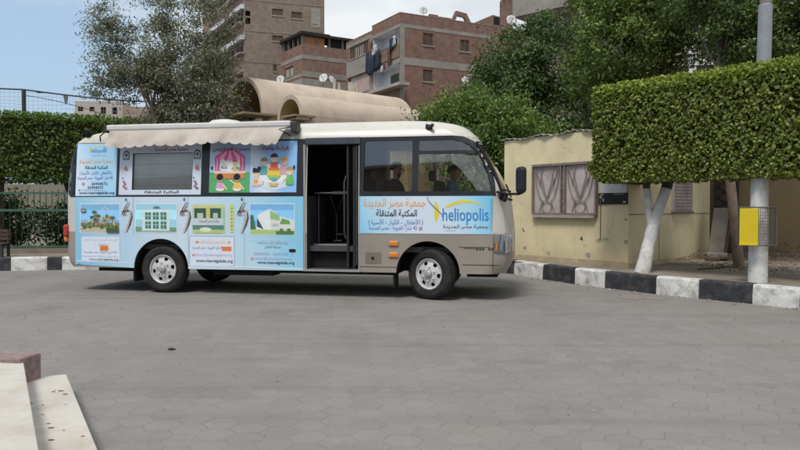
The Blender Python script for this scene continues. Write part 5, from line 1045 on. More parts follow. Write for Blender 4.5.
def shrub(name, label, cat, c, r, n, size, m, group=None, trunk=None):
    root = thing(name, label, cat, (c[0], c[1], trunk if trunk is not None else .27), 0, group)
    P, D, CC = clumps([((0, 0, c[2] - root.location.z), r)], max(8, n // 60), 60, max(r) * .22, .35); leaf_mesh('foliage', P, D, size, m, root); mb = MB()
    for k in range(min(9, len(CC))): mb.tube([(0, 0, -.02), tuple(np.array(CC[k]) * .5 + [0, 0, -.05]), tuple(CC[k])], [.025, .018, .008], 5)
    mb.build('stems', M_bark, root); return root
DG = leaf_mat('dark_shrub_leaf', [(.025, .045, .014), (.05, .085, .022), (.085, .135, .034)], .25)
for k, (x, y, z, rx, rz, lb_) in enumerate(((-10.3, 18.3, .95, .8, .75, 'leafy dark shrub behind the fence at its visible left end'), (-8.9, 19.0, .85, .9, .65, 'low dark shrub behind the fence between the two hedge trunks'), (-7.6, 18.9, 1.0, .8, .8, 'dark shrub behind the fence next to the bus taillight'), (-6.1, 19.0, .9, .9, .7, 'dark shrub behind the bus rear, hidden below its windows'))):
    shrub('garden_shrub', lb_, 'shrub', (x, y, z), (rx, .7, rz * 1.15), 4200, .09, DG, 'dark shrubs behind the fence')
mb = MB(); mb.prism([(-24, 27), (-4, 29.5), (-4, 30), (-24, 27.5)], .2, 2.3); tag(mb.build('garden_wall', mat('pale_garden_wall', (.20, .19, .15), .9, .2, 1.2, .3, 12, dirt=(.25, .22, .18))), 'pale rendered wall seen through the left fence beneath the hedge', 'wall')

# ball-court net on poles beyond the left hedge
nf = thing('net_fence', 'tall ball net strung between dark poles above the left hedge', 'net', (-20.5, 29.2, 0)); nd = V(7.6, .9, 0) / 7.653
for s_ in (-3.0, 4.62, 12.2): mb = MB(); mb.tube([nd * s_ + ZZ * 0, nd * s_ + ZZ * (6.55 - .045 * s_)], .085, 8); mb.build('pole', M_iron, nf)
def netz(s_): t = (s_ - 4.62) / 7.6; t -= math.floor(t); return 6.60 - .055 * s_ - .16 * math.sin(PI * t) * (1 if s_ > 4.62 else .5)
mb = MB(); mb.tube([nd * (-3 + .38 * k) + ZZ * netz(-3 + .38 * k) for k in range(41)], .035, 6); mb.tube([nd * (4.7 + .6 * k) + ZZ * (6.1 - .10 * k - .012 * k * k + .02 * k) for k in range(12)], .014, 5); mb.build('top_cable', M_iron, nf)
mb = MB()
for k in range(95): s_ = -3 + .16 * k; mb.tube([nd * s_ + ZZ * 2.5, nd * (s_ + .05 * math.sin(k)) + ZZ * netz(s_)], .005, 3)
for k in range(26): z = 2.6 + .16 * k; mb.tube([nd * s_ + ZZ * min(z - .015 * s_ + .03 * math.sin(s_ * 2 + k), netz(s_)) for s_ in np.linspace(-3, 12.2, 24)], .005, 3)
mb.build('net', mat('net_cord', (.30, .31, .33), .8), nf)
mb = MB()
for a, w_, h in ((6.2, .22, .42), (8.0, .12, .2), (5.0, .5, .10)): mb.add([nd * a + ZZ * netz(a), nd * (a + w_) + ZZ * netz(a + w_), nd * (a + w_ * .8) + ZZ * (netz(a) - h * .8), nd * (a + w_ * .4) + ZZ * (netz(a) - h)], [(0, 1, 2, 3)])
sn = mb.build('torn_cloth', mat('torn_cloth', (.12, .12, .13), .9), nf); so = sn.modifiers.new('thick', 'SOLIDIFY'); so.thickness = .02

# ------------------------------------------------------------------ trees
def tree(name, label, loc, ells, n_clump, n_leaf, spread, size, m, trunk_r=.2, trunks=((0, 0),), limb=14, shell=.45, group=None, bark=None, aspect=.5, fork=.35, tilt=0):
    root = thing(name, label, 'tree', loc, 0, group); P, D, CC = clumps(ells, n_clump, n_leaf, spread, shell); fo = leaf_mesh('crown', P, D, size, m, root, aspect, .8, tilt)
    top = max(c[2] + r[2] for c, r in ells); low = min(c[2] - r[2] for c, r in ells); mb = MB()
    for tx, ty in trunks:
        h = max(.6, low + (top - low) * fork); mid = V(tx * .6, ty * .6, h * .5); e = V(tx + random.uniform(-.2, .2), ty, h); mb.tube([(0 + tx * .15, ty * .15, -.05), mid, e], [trunk_r, trunk_r * .8, trunk_r * .6], 10)
        idx = np.argsort(np.linalg.norm(CC - np.array(e), axis=1) + RNG.uniform(0, 2.0, len(CC)))[:limb]
        for i in idx: c = Vector(CC[i]); md = e.lerp(c, .5) + V(random.uniform(-.2, .2), random.uniform(-.2, .2), random.uniform(-.1, .25)); mb.tube([e.lerp(mid, random.uniform(0, .5)), md, c], [trunk_r * .32, trunk_r * .2, trunk_r * .06], 6)
    mb.build('trunk', bark or M_bark, root); return root
# grey-green tree behind the bus, open crown of upright plumes
GO = leaf_mat('grey_green_leaf', [(.125, .132, .09), (.19, .198, .14), (.28, .288, .22), (.15, .158, .11), (.235, .24, .18)], .2)
tree('grey_tree', 'grey green feathery tree with several thin trunks rising behind the bus awning', (-5.12, 16.8, .27),
     [((-1.72, 0.0, 5.02), (0.58, 0.64, 1.4)), ((-1.25, 0.16, 4.25), (0.68, 0.72, 0.72)), ((-0.6, 0.0, 5.42), (0.5, 0.64, 1.2)), ((-0.44, 0.24, 3.98), (0.8, 0.8, 1.12)), ((0.44, -0.16, 4.7), (0.8, 0.8, 1.36)), ((0.62, 0.0, 3.6), (0.76, 0.7, 1.05)), ((0.1, 0.16, 2.86), (0.8, 0.72, 0.6)), ((-.9, 0.08, 2.94), (0.55, 0.6, 0.5)), ((0.4, 0.16, 5.82), (0.4, 0.48, 0.72)), ((-2.1, 0.0, 3.85), (0.32, 0.4, 0.3)), ((0.96, 0.0, 5.5), (0.28, 0.4, 0.4))],
     400, 110, .135, .082, GO, .085, ((-.9, 0), (-.2, .2), (.5, -.1), (.1, .3)), 26, .2, None, mat('grey_bark', (.13, .105, .085), .9, .3, 6, .6, 20), .34, .30, .5)
# bright bushy tree touching the guard hut
LB = leaf_mat('bright_leaf', [(.06, .10, .024), (.10, .17, .034), (.17, .25, .055), (.06, .11, .028), (.24, .31, .09)], .28)
tree('bushy_tree', 'mid green bushy tree between the bus front and the guard hut', (1.75, 16.9, .27), [((0, 0, 2.75), (1.15, 1.0, 1.0)), ((-.55, .2, 3.1), (.75, .8, .75)), ((.75, -.1, 2.75), (.75, .8, .95)), ((.2, -.3, 1.7), (1.1, .8, .9)), ((1.0, .3, 3.3), (.55, .6, .55)), ((.0, .2, 3.55), (.6, .6, .45)), ((1.25, -.9, 2.85), (.45, .4, .35))], 330, 95, .17, .095, LB, .12, ((0, 0), (.4, .1)), 12)
LD = leaf_mat('deep_leaf', [(.032, .058, .022), (.062, .11, .034), (.11, .17, .05), (.042, .075, .026), (.17, .235, .07)], .22)
tree('dark_tree', 'dark green round tree behind the bushy one, below the concrete balcony', (4.3, 23, .27), [((-.7, 0, 5.2), (1.4, 1.4, 1.5)), ((.7, -.2, 5.9), (1.5, 1.4, 1.5)), ((-.3, .2, 3.8), (1.9, 1.4, 1.3)), ((1.3, 0, 4.2), (1.4, 1.3, 1.3)), ((-1.6, -.1, 4.5), (.8, 1, .8)), ((.3, 0, 6.6), (.9, .9, .7))], 300, 140, .22, .115, LD, .2, ((0, 0),), 14)
# the big canopy over the hedge: three broad ficus trees
LF2 = leaf_mat('ficus_leaf_bright', [(.05, .085, .022), (.11, .165, .04), (.19, .26, .06), (.07, .11, .03), (.27, .34, .10)], .3)
LF = leaf_mat('ficus_leaf', [(.036, .060, .020), (.08, .125, .038), (.15, .21, .055), (.045, .075, .026), (.24, .31, .09)], .2)
tree('ficus_tree', 'broad dark ficus tree directly above the left half of the clipped hedge', (6.6, 19, .27), [((-.9, -.2, 5.6), (1.2, 1.4, 1.1)), ((.2, -.4, 6.6), (1.6, 1.6, 1.3)), ((-.5, .3, 7.4), (1.5, 1.5, 1.0)), ((1.4, .1, 6.0), (1.3, 1.4, 1.0)), ((-1.0, .1, 4.4), (.9, 1.1, .7)), ((.4, .8, 4.9), (1.1, .8, .6)), ((-1.1, -.1, 6.6), (.8, 1.1, .8))], 300, 140, .22, .11, LF2, .22, ((0, 0), (.7, .3)), 16)
tree('ficus_tree', 'ficus tree with one green drooping tuft above the middle of the clipped hedge', (9.6, 18.2, .27), [((-.9, -.6, 5.9), (1.5, 1.4, 1.0)), ((.6, -.3, 6.4), (1.6, 1.5, 1.2)), ((.9, 0, 5.4), (1.3, 1.2, .8)), ((-1.6, -1.0, 4.75), (.42, .45, .42)), ((-.2, .3, 7.3), (1.7, 1.4, .9)), ((.4, -.4, 5.2), (.7, .7, .5))], 270, 140, .21, .11, LF, .22, ((0, 0),), 16)
tt = tree('ficus_tree', 'ficus tree on a bare leaning brown trunk beside the white pole', (6.4, 13.0, .30), [((.0, -.45, 4.2), (1.0, .6, .8)), ((.7, -.5, 5.1), (1.0, .6, .7)), ((-.5, -.4, 5.2), (.7, .5, .6)), ((.2, .3, 4.9), (1.1, 1.0, .9)), ((1.3, .4, 5.2), (1.2, 1.0, 1.0)), ((-.8, .5, 5.3), (.8, .9, .7)), ((1.9, .3, 4.3), (.9, .8, .8)), ((.3, .8, 4.0), (.7, .7, .5)), ((.2, .2, 6.2), (1.2, 1.0, .7)), ((2.4, .4, 5.6), (.9, .8, .8))], 400, 150, .16, .08, LF, .10, ((-.55, .1),), 12, .45, None, mat('pale_brown_bark', (.20, .155, .125), .9, .25, 6, .6, 20))
for k, (x, y, z, rx, rz, lb_) in enumerate(((7.2, 22.5, 3.3, 1.6, 1.5, 'dense dark undergrowth bush behind the guard hut roof'), (10.6, 22, 3.0, 1.9, 1.6, 'dense dark bush behind the tan wall'), (13.9, 20.5, 3.4, 1.8, 1.9, 'dense dark bush behind the tan wall by the picture edge'), (3.6, 19.2, 2.3, 1.3, 1.5, 'dense dark bush filling the gap between hut and bushy tree'))):
    shrub('dark_bush', lb_, 'bush', (x, y, z), (rx, 1.2, rz), 6500, .12, LF, 'dark bushes behind the hut and wall')

# ------------------------------------------------------------------ the vaulted roofs behind the bus
M_vault = wall_mat('vault_plaster', (.47, .395, .315), (.27, .22, .175), .45)
M_vy = wall_mat('vault_wall_yellow', (.40, .32, .17), (.28, .22, .14), .4)
vh = thing('vaulted_building', 'beige building with two barrel vaulted roofs rising behind the bus', 'building', (-3.34, 17.0, .272))
va = V(3.57, 3.1, 0).normalized(); vn = V(va.y, -va.x, 0)       # along the vaults / towards the viewer's right
def vault(mb, p0, ln, rad, zs, thick, inner=.9, h=1.0):
    """open barrel with a wall thickness; p0 is the middle of its near end at springing level"""
    n = 26; oz = V(0, 0, zs - .272); ring = lambda r_, a_: [Vector(p0) + va * a_ + vn * (r_ * math.cos(PI * k / n)) + ZZ * (r_ * h * math.sin(PI * k / n)) + oz for k in range(n + 1)]
    A, B, C, D = ring(rad, 0), ring(rad - thick, 0), ring(rad, ln), ring(rad - thick, ln); m = n + 1; vs_ = A + B + C + D
    fs = [(k, k + 1, 2 * m + k + 1, 2 * m + k) for k in range(n)]; mb.add(vs_, fs, 0, True); mb.add(vs_, [(m + k, 3 * m + k, 3 * m + k + 1, m + k + 1) for k in range(n)], 1, True)
    mb.add(vs_, [(k, m + k, m + k + 1, k + 1) for k in range(n)] + [(2 * m + k, 2 * m + k + 1, 3 * m + k + 1, 3 * m + k) for k in range(n)], 0)
    mb.add([Vector(p0) + va * inner + vn * (rad * math.cos(PI * k / n) * .98) + ZZ * (rad * h * .98 * math.sin(PI * k / n)) + oz for k in range(n + 1)], [tuple(range(n + 1))], 1)
mb = MB(); vault(mb, -vn * 1.0, 4.97, 1.05, 3.60, .10); mb.build('roof', [M_vault, M_vy], vh)
p2 = V(-2.53, 16.15, 0) - V(-3.34, 17, 0); mb = MB(); vault(mb, p2 - vn * .02, 3.85, .53, 3.42, .10, .5, 1.02)
q = [p2 + va * s_ + vn * (.46 * 1) + ZZ * 3.178 for s_ in (0, 3.75)]; mb.build('roof', [M_vault, M_vy], vh)
mb = MB(); c0 = -vn * 2.1; c1 = vn * .02; mb.prism([(c0 - va * -.1).to_2d()[:] if False else (c0.x + va.x * .15, c0.y + va.y * .15), (c1.x + va.x * .15, c1.y + va.y * .15), (c1.x + va.x * 4.9, c1.y + va.y * 4.9), (c0.x + va.x * 4.9, c0.y + va.y * 4.9)], 0, 3.32)
e0 = p2 - vn * .52; e1 = p2 + vn * .50; mb.prism([(e0.x + va.x * .06, e0.y + va.y * .06), (e1.x + va.x * .06, e1.y + va.y * .06), (e1.x + va.x * 4.2, e1.y + va.y * 4.2), (e0.x + va.x * 4.2, e0.y + va.y * 4.2)], 0, 3.142); mb.build('wall', M_vy, vh)
mb = MB(); mb.box(va * -.25 + vn * .08 + ZZ * 3.30, (.9, .62, .05), 0, (va, vn, ZZ)); mb.box(p2 + vn * .44 - va * .05 + ZZ * 3.13, (.55, .55, .045), 0, (va, vn, ZZ)); mb.box(p2 - va * .12 + ZZ * 3.06, (.30, 1.5, .05), 0, (va, vn, ZZ)); mb.build('ledge', mat('ledge_edge', (.25, .20, .14), .9, .2, 4), vh)
mb = MB(); fv = p2 + vn * .525 + va * 1.9; mb.box(fv + ZZ * 2.9, (3.7, .04, .56), 0, (va, vn, ZZ)); mb.build('fascia', M_vault, vh)
mb = MB(); c = va * -.12 - vn * .30 + ZZ * 3.36; mb.box(c, (.10, .20, .26), 0, (V(.8, -.6, 0), V(.6, .8, .2).normalized(), ZZ), .02); mb.tube([c + ZZ * -.1, c + ZZ * -.2], .015, 6); mb.build('floodlight', M_iron, vh)

# ------------------------------------------------------------------ apartment blocks beyond
BR1 = brick_mat('red_brick', (.25, .125, .09), (.20, .092, .07), (.25, .21, .18), 1.0, (.23, .18, .15))
BR2 = brick_mat('tan_brick', (.235, .185, .15), (.20, .155, .125), (.27, .235, .20), 1.0, (.26, .22, .18))
BR3 = brick_mat('pink_brick', (.30, .175, .145), (.26, .15, .125), (.33, .28, .25), 1.0, (.32, .25, .22))
M_plw = mat('white_plaster_grey', (.55, .56, .59), .9, .1, 1.2, dirt=(.36, .35, .34), dirt_amt=.5, dscale=.8)
M_gplast = mat('grey_render', (.27, .25, .225), .95, .15, .8, .3, 6, dirt=(.17, .155, .14), dirt_amt=.6, dscale=.9)
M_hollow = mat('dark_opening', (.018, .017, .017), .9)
class Face:
    """a facade plane: s along it, z up, o outward, relative to the thing's origin"""
    def __init__(f, a, b, org):
        a, b = V(*a, 0), V(*b, 0); f.d = (b - a).normalized(); f.o = a - V(*org, 0); f.len = (b - a).length; n = V(f.d.y, -f.d.x, 0)
        f.n = n if n.y < 0 else -n
    def p(f, s_, z, o=0): return f.o + f.d * s_ + f.n * o + ZZ * z
    def box(f, mb, s0, s1, z0, z1, o0, o1, mi=0): mb.box(f.p((s0 + s1) / 2, (z0 + z1) / 2, (o0 + o1) / 2), (abs(s1 - s0), abs(o1 - o0), abs(z1 - z0)), mi, (f.d, f.n, ZZ)); return mb
def facade(mb, F, s0, s1, z0, z1, holes, mi=0, depth=.35, mi_in=1, mi_rev=None):
    """wall sheet with real recesses; holes are (s0, s1, z0, z1)"""
    p, f = plate(rect(s0, s1, z0, z1), [rect(*h) for h in holes], 0); mb.add([F.p(a, b) for a, b in p], f, mi)
    for a, b, c, d in holes:
        q = [(a, c), (b, c), (b, d), (a, d)]
        for i in range(4): (x1, y1), (x2, y2) = q[i], q[(i + 1) % 4]; mb.quad(F.p(x1, y1), F.p(x2, y2), F.p(x2, y2, -depth), F.p(x1, y1, -depth), mi if mi_rev is None else mi_rev)
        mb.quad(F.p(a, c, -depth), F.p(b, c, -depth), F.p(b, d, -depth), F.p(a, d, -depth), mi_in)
def fwin(F, parent, s0, s1, z0, z1, style='shut', dep=.3):
    mb = MB(); w = .07; [F.box(mb, *a, -.14, -.04) for a in ((s0, s1, z1 - w, z1), (s0, s1, z0, z0 + w), (s0, s0 + w, z0 + w, z1 - w), (s1 - w, s1, z0 + w, z1 - w), ((s0 + s1) / 2 - .04, (s0 + s1) / 2 + .04, z0 + w, z1 - w))]
    o = mb.build('window', M_shut, parent); mb = MB(); F.box(mb, s0 + w, s1 - w, z0 + w, z1 - w, -.13, -.10)
    if style == 'shut':
        n = int((z1 - z0) / .12)
        for k in range(n): F.box(mb, s0 + w, s1 - w, z0 + w + .12 * k, z0 + w + .12 * k + .035, -.10, -.085)
    mb.build('shutter' if style == 'shut' else 'pane', {'shut': M_shut, 'pane': M_pane, 'pale': mat('pale_shutter', (.33, .30, .27), .8, .2, 4), 'green': mat('green_shutter', (.05, .085, .06), .7, .2, 4)}[style], o)
    mb = MB(); F.box(mb, s0 - .08, s1 + .08, z0 - .09, z0 - .005, -.02, .07); mb.build('sill', M_concrete, o); return o
def dish(label, loc, rad, face, group='satellite dishes on the roofs', m=None):
    root = thing('satellite_dish', label, 'dish', loc, 0, group); fz = Vector(face).normalized(); mb = MB(); c = V(0, 0, rad * 1.5)
    mb.lathe([(0, -.22 * rad), (.35 * rad, -.19 * rad), (.7 * rad, -.10 * rad), (rad, .02 * rad), (rad * 1.02, .035 * rad), (.7 * rad, -.07 * rad), (0, -.18 * rad)], c, fz, 20); mb.build('reflector', m or M_dish, root)
    mb = MB(); mb.tube([(0, 0, -.05), (0, 0, rad * 1.2), c - fz * rad * .2], rad * .06, 6); mb.build('mast', M_iron, root); mb = MB(); mb.tube([c - ZZ * rad * .9 + fz * .03 * rad, c + fz * rad * .8 - ZZ * .1 * rad], rad * .03, 5); mb.ball(tuple(c + fz * rad * .82 - ZZ * .08 * rad), rad * .12, 8); mb.build('receiver', M_iron, root); return root

# red brick block with the two loggias
bb = thing('brick_apartment', 'red brick apartment block with white loggias and laundry above the vaulted roof', 'apartment block', (0, 57, 0))
F1 = Face((0, 57), (-5.05, 66), (0, 57)); F2 = Face((0, 57), (12.5, 63.7), (0, 57)); back = [F2.p(F2.len, 0), F2.p(F2.len, 0) + F1.d * 10.3, F1.p(F1.len, 0)]
mb = MB()
H1 = [(.18, 4.8, 14.65, 15.98), (.18, 4.8, 11.35, 13.10)]; W1_ = [(5.75, 9.5, 14.95, 16.1)]; RC = [(5.35, 9.95, 9.9, 13.35)]
facade(mb, F1, 0, 4.98, 0, 17.1, H1, 0, .95, 1, 1); facade(mb, F1, 4.98, F1.len, 0, 16.75, W1_ + RC, 0, .3, 1)
W2_ = [(2.15, 3.13, 14.72, 15.75), (5.8, 6.73, 14.6, 15.6), (2.15, 3.08, 11.75, 12.75)]; facade(mb, F2, 0, F2.len, 0, 17.1, W2_, 0, .3, 2)
a, b, c, d = F1.p(4.98, 16.75), F1.p(F1.len, 16.75), back[1] + ZZ * 16.75, F2.p(F2.len, 16.75); mb.add([F1.p(0, 16.7), F1.p(F1.len, 16.7), back[1] + ZZ * 16.7, F2.p(F2.len, 16.7)], [(0, 1, 2, 3)], 3)
for p_, q_ in ((back[0], back[1]), (back[1], back[2])): mb.quad(p_, q_, q_ + ZZ * 16.7, p_ + ZZ * 16.7, 0)
mb.quad(F1.p(4.98, 16.7), F1.p(4.98, 17.1), F1.p(4.98, 17.1, -.25), F1.p(4.98, 16.7, -.25), 0); mb.build('wall', [BR1, M_plw, M_hollow, M_gplast], bb)
mb = MB(); F2.box(mb, 0, F2.len, 17.1, 17.14, -.25, .02); F1.box(mb, .0, 4.98, 17.1, 17.14, -.25, .02); mb.build('parapet_cap', M_gplast, bb)
mb = MB(); F2.box(mb, .0, F2.len, 15.95, 16.25, .0, .025); F2.box(mb, .0, F2.len, 12.95, 13.55, .0, .025); F2.box(mb, -.0, .42, 0, 15.95, .0, .02); F1.box(mb, 4.98, 10.2, 16.12, 16.45, 0, .025); F1.box(mb, 5.0, 5.3, 8, 16.1, 0, .02); F1.box(mb, 5.0, 10.2, 13.4, 14.9, .0, .02); F1.box(mb, 0, 4.9, 13.1, 13.55, 0, .025); F1.box(mb, 0, 4.9, 15.98, 16.2, 0, .02); mb.build('concrete_band', M_gplast, bb)
fwin(F2, bb, *W2_[0]); fwin(F2, bb, *W2_[1]); fwin(F2, bb, *W2_[2])
for k, st in enumerate(('shut', 'pale', 'pale', 'shut')): fwin(F1, bb, 5.78 + .93 * k, 5.78 + .93 * k + .90, 14.98, 16.07, st)
mb = MB(); F1.box(mb, 2.2, 3.3, 14.66, 15.55, -.95, -.88); mb.build('window', M_shut, bb); mb = MB(); F1.box(mb, 1.85, 3.2, 11.75, 12.6, -.95, -.88); mb.build('window', mat('green_shutter', (.05, .085, .06)), bb)
mb = MB(); F1.box(mb, 5.4, 8.6, 10.0, 13.2, -.28, -.2, 0); mb.build('curtain', mat('pinkish_curtain', (.40, .30, .27), .9, .15, 2), bb); mb = MB(); F1.box(mb, 5.5, 6.6, 9.9, 11.6, -.2, .12); mb.build('awning', mat('dark_cloth', (.02, .02, .024), .9), bb)
mb = MB(); F1.box(mb, -1.3, 5.1, 11.05, 11.3, -.2, .75); mb.build('balcony_slab', M_concrete, bb); mb = MB(); F1.box(mb, 0, 5.0, 13.56, 14.6, .0, .10); mb.build('balcony_parapet', mat('mud_parapet', (.20, .145, .105), .9, .2, 2), bb)
def cloth(parent, F, s0, s1, z0, z1, col, o=.22):
    mb = MB(); n, m_ = 8, 5; vs_ = []
    for i in range(n + 1):
        for j in range(m_ + 1): t, u = i / n, j / m_; vs_.append(F.p(s0 + (s1 - s0) * t + .04 * math.sin(u * 5 + i), z1 - (z1 - z0) * u * (1 - .12 * math.sin(t * 7)), o + .05 * math.sin(t * 12 + u * 3)))
    mb.add(vs_, [(i * (m_ + 1) + j, (i + 1) * (m_ + 1) + j, (i + 1) * (m_ + 1) + j + 1, i * (m_ + 1) + j + 1) for i in range(n) for j in range(m_)], 0, True); o_ = mb.build('cloth', col, parent, False); s_ = o_.modifiers.new('thick', 'SOLIDIFY'); s_.thickness = .03
ld = thing('laundry', 'dark and pale laundry hanging from the balcony parapet of the brick block', 'laundry', (0, 57, 0)); M_navy = mat('navy_cloth', (.022, .032, .052), .9, .3, 3); M_pc = mat('pale_cloth', (.42, .43, .46), .9, .15, 3); M_rc = mat('maroon_cloth', (.12, .05, .045), .9, .2, 3)
for a in ((3.0, 4.1, 13.1, 14.75, M_navy, .28), (3.9, 5.2, 12.9, 14.4, M_navy, .34), (4.9, 5.6, 13.2, 14.9, M_navy, .3), (3.5, 4.4, 14.4, 15.2, M_pc, .3), (4.3, 4.7, 14.6, 15.7, M_rc, .3), (.7, 1.3, 14.3, 15.2, M_navy, .25), (1.2, 1.6, 13.1, 14.5, M_rc, .25), (2.0, 2.5, 12.8, 13.4, M_rc, .3), (2.3, 2.7, 12.7, 13.2, M_pc, .33), (.3, .8, 14.5, 15.3, M_pc, .25)): cloth(ld, F1, *a[:4], a[4], a[5])
mb = MB(); mb.tube([F1.p(.2, 14.7, .15), F1.p(2.5, 14.45, .30), F1.p(5.4, 14.75, .15)], .025, 5); mb.build('line', M_iron, ld)
mb = MB(); F2.box(mb, 2.8, 3.6, 17.12, 17.35, -.25, 0); F2.box(mb, 3.6, 4.9, 17.12, 17.25, -.25, 0)
poly = [(5.0, 17.12), (5.3, 17.12), (5.5, 17.55), (6.2, 17.5), (6.45, 17.12), (6.9, 17.12), (6.45, 17.85), (5.4, 17.95)]; mb.add([F2.p(s_, z, 0) for s_, z in poly] + [F2.p(s_, z, -.25) for s_, z in poly], [tuple(range(8)), tuple(range(15, 7, -1))] + [(k, (k + 1) % 8, 8 + (k + 1) % 8, 8 + k) for k in range(8)]); mb.build('parapet_fragment', BR1, bb)
mb = MB(); q = [(8.0, 17.12), (9.0, 17.12), (10.3, 17.12), (10.3, 18.0), (9.2, 18.1), (8.0, 17.5)]; mb.add([F2.p(s_, z, -.05) for s_, z in q] + [F2.p(s_, z, -2.0) for s_, z in q], [tuple(range(6)), tuple(range(11, 5, -1))] + [(k, (k + 1) % 6, 6 + (k + 1) % 6, 6 + k) for k in range(6)]); hk = mb.build('roof_hut', BR1, bb); mb = MB(); F2.box(mb, 9.3, 10.1, 17.3, 17.95, -.05, -.03); mb.build('opening', M_hollow, hk)
dish('pale round dish standing on the brick block parapet against the sky', F2.p(2.25, 17.12, -.12) + V(0, 57, 0), .33, (.2, -1, .25))
dish('small white dish low on the brick block beside the bushy tree top', F2.p(6.1, 11.6, .35) + V(0, 57, 0), .34, (.3, -1, .3))

# lower brick block with a dark roof shelter
ba = thing('brick_apartment', 'lower red brick block with a dark roof shelter, between tan tower and loggia block', 'apartment block', (-9.6, 69, 0)); F1a = Face((-9.6, 69), (-12.76, 73.8), (-9.6, 69)); F2a = Face((-9.6, 69), (-3.2, 73.0), (-9.6, 69))
mb = MB(); hA = [(2.0, 4.1, 14.6, 15.6)]; facade(mb, F1a, 0, F1a.len, 0, 17.35, hA, 0, .3, 1); facade(mb, F2a, 0, F2a.len, 0, 17.35, [], 0); bk_ = F2a.p(F2a.len, 0) + F1a.d * F1a.len
mb.add([F1a.p(0, 17.3), F1a.p(F1a.len, 17.3), bk_ + ZZ * 17.3, F2a.p(F2a.len, 17.3)], [(0, 1, 2, 3)], 2); mb.quad(F1a.p(F1a.len, 0), bk_, bk_ + ZZ * 17.3, F1a.p(F1a.len, 17.3), 0); mb.quad(F2a.p(F2a.len, 0), bk_, bk_ + ZZ * 17.3, F2a.p(F2a.len, 17.3), 0); mb.build('wall', [BR1, M_hollow, M_gplast], ba)
mb = MB()
for F in (F1a, F2a): F.box(mb, 0, F.len, 15.95, 16.35, 0, .03); F.box(mb, 0, F.len, 14.2, 14.75 if F is F2a else 14.5, 0, .03); F.box(mb, 0, F.len, 9, 14.0, .0, .02)
F1a.box(mb, 0, F1a.len, 14.0, 16.0, 0, .025) if False else None; mb.build('concrete_band', M_gplast, ba); fwin(F1a, ba, 2.05, 4.05, 14.62, 15.58, 'pale')
mb = MB(); F1a.box(mb, -.2, F1a.len, 18.35, 18.6, -3.0, .15, 0); F2a.box(mb, -.1, 7.4, 18.25, 18.5, -3.0, .15, 0); rs_ = mb.build('roof_shelter', mat('shelter_dark', (.03, .026, .025), .9, .3, 3), ba)
for F, n in ((F1a, 5), (F2a, 5)):
    for k in range(n + 1): mb = MB(); F.box(mb, F.len * .98 * k / n, F.len * .98 * k / n + .18, 17.35, 18.35, -.3, -.08); mb.build('shelter_post', mat('shelter_post', (.13, .11, .10), .9), rs_)
mb = MB(); F2a.box(mb, .35, 2.5, 17.36, 18.2, -.25, -.15); mb.build('orange_panel', mat('orange_brown_panel', (.29, .125, .055), .8, .2, 3), rs_); mb = MB(); F2a.box(mb, 2.9, 7.0, 17.36, 18.22, -.4, -.35); F1a.box(mb, .3, 5.4, 17.36, 18.3, -.9, -.85); mb.build('dark_sheet', M_hollow, rs_)  # dark sheets drawn in for the shelter's shaded openings and black band
dish('white dish on the grey window side of the lower brick block', F1a.p(4.4, 13.9, .35) + V(-9.6, 69, 0), .42, (-.1, -1, .25))

# tan tower
bt = thing('tan_tower', 'tall tan brick apartment tower cut by the top edge behind the grey tree', 'apartment block', (-15.9, 72, 0)); F1t = Face((-15.9, 72), (-24, 86), (-15.9, 72)); F2t = Face((-15.9, 72), (-8.0, 74.6), (-15.9, 72))
hT = [(2.82, 3.96, 21.2, 21.9), (4.8, 5.96, 21.05, 21.75), (2.82, 3.96, 18.55, 19.15), (7.1, 7.5, 20.75, 21.1), (2.9, 3.3, 15.4, 16.1), (2.82, 3.96, 24.3, 25.0), (4.8, 5.96, 24.2, 24.9), (.1, .62, 20.9, 21.45), (.1, .62, 20.1, 20.75)]
mb = MB(); facade(mb, F2t, 0, F2t.len, 0, 29, hT, 0, .35, 1); hL = [(.5 + 3.1 * k, 2.9 + 3.1 * k, z, z + 1.25) for k in range(4) for z in (14.1, 17.2, 20.3, 23.4)]; facade(mb, F1t, 0, F1t.len, 0, 29, hL, 2, .9, 1)
bk_ = F2t.p(F2t.len, 0) + F1t.d * F1t.len; mb.add([F1t.p(0, 29), F1t.p(F1t.len, 29), bk_ + ZZ * 29, F2t.p(F2t.len, 29)], [(0, 1, 2, 3)], 3); mb.quad(F2t.p(F2t.len, 0), bk_, bk_ + ZZ * 29, F2t.p(F2t.len, 29), 0); mb.quad(F1t.p(F1t.len, 0), bk_, bk_ + ZZ * 29, F1t.p(F1t.len, 29), 0); mb.build('wall', [BR2, M_hollow, BR3, M_gplast], bt)
mb = MB()
for z in (16.2, 19.35, 22.5, 25.6): F2t.box(mb, 0, F2t.len, z, z + .14, 0, .03)
mb.build('floor_band', mat('tan_band', (.22, .185, .155), .9, .15, 1), bt)
for h in hT[:6]: fwin(F2t, bt, *h, 'shut')
for z in (17.2, 20.3, 23.4): mb = MB(); F1t.box(mb, -.05, 12.5, z + 1.3, z + 1.75, .0, .35, 0); F1t.box(mb, -.05, 12.5, z - .15, z, .0, .5, 1); mb.build('balcony_slab', [M_plw, M_gplast], bt); mb = MB(); [F1t.box(mb, .1 + 1.05 * k, .16 + 1.05 * k, z, z + 1.3, .3, .36) for k in range(12)]; F1t.box(mb, 0, 12.4, z + .62, z + .68, .3, .36); mb.build('balcony_railing', M_iron, bt)
mb = MB(); F2t.box(mb, 6.9, 7.9, 20.3, 22.3, .0, .02); mb.build('render_patch', M_gplast, bt)

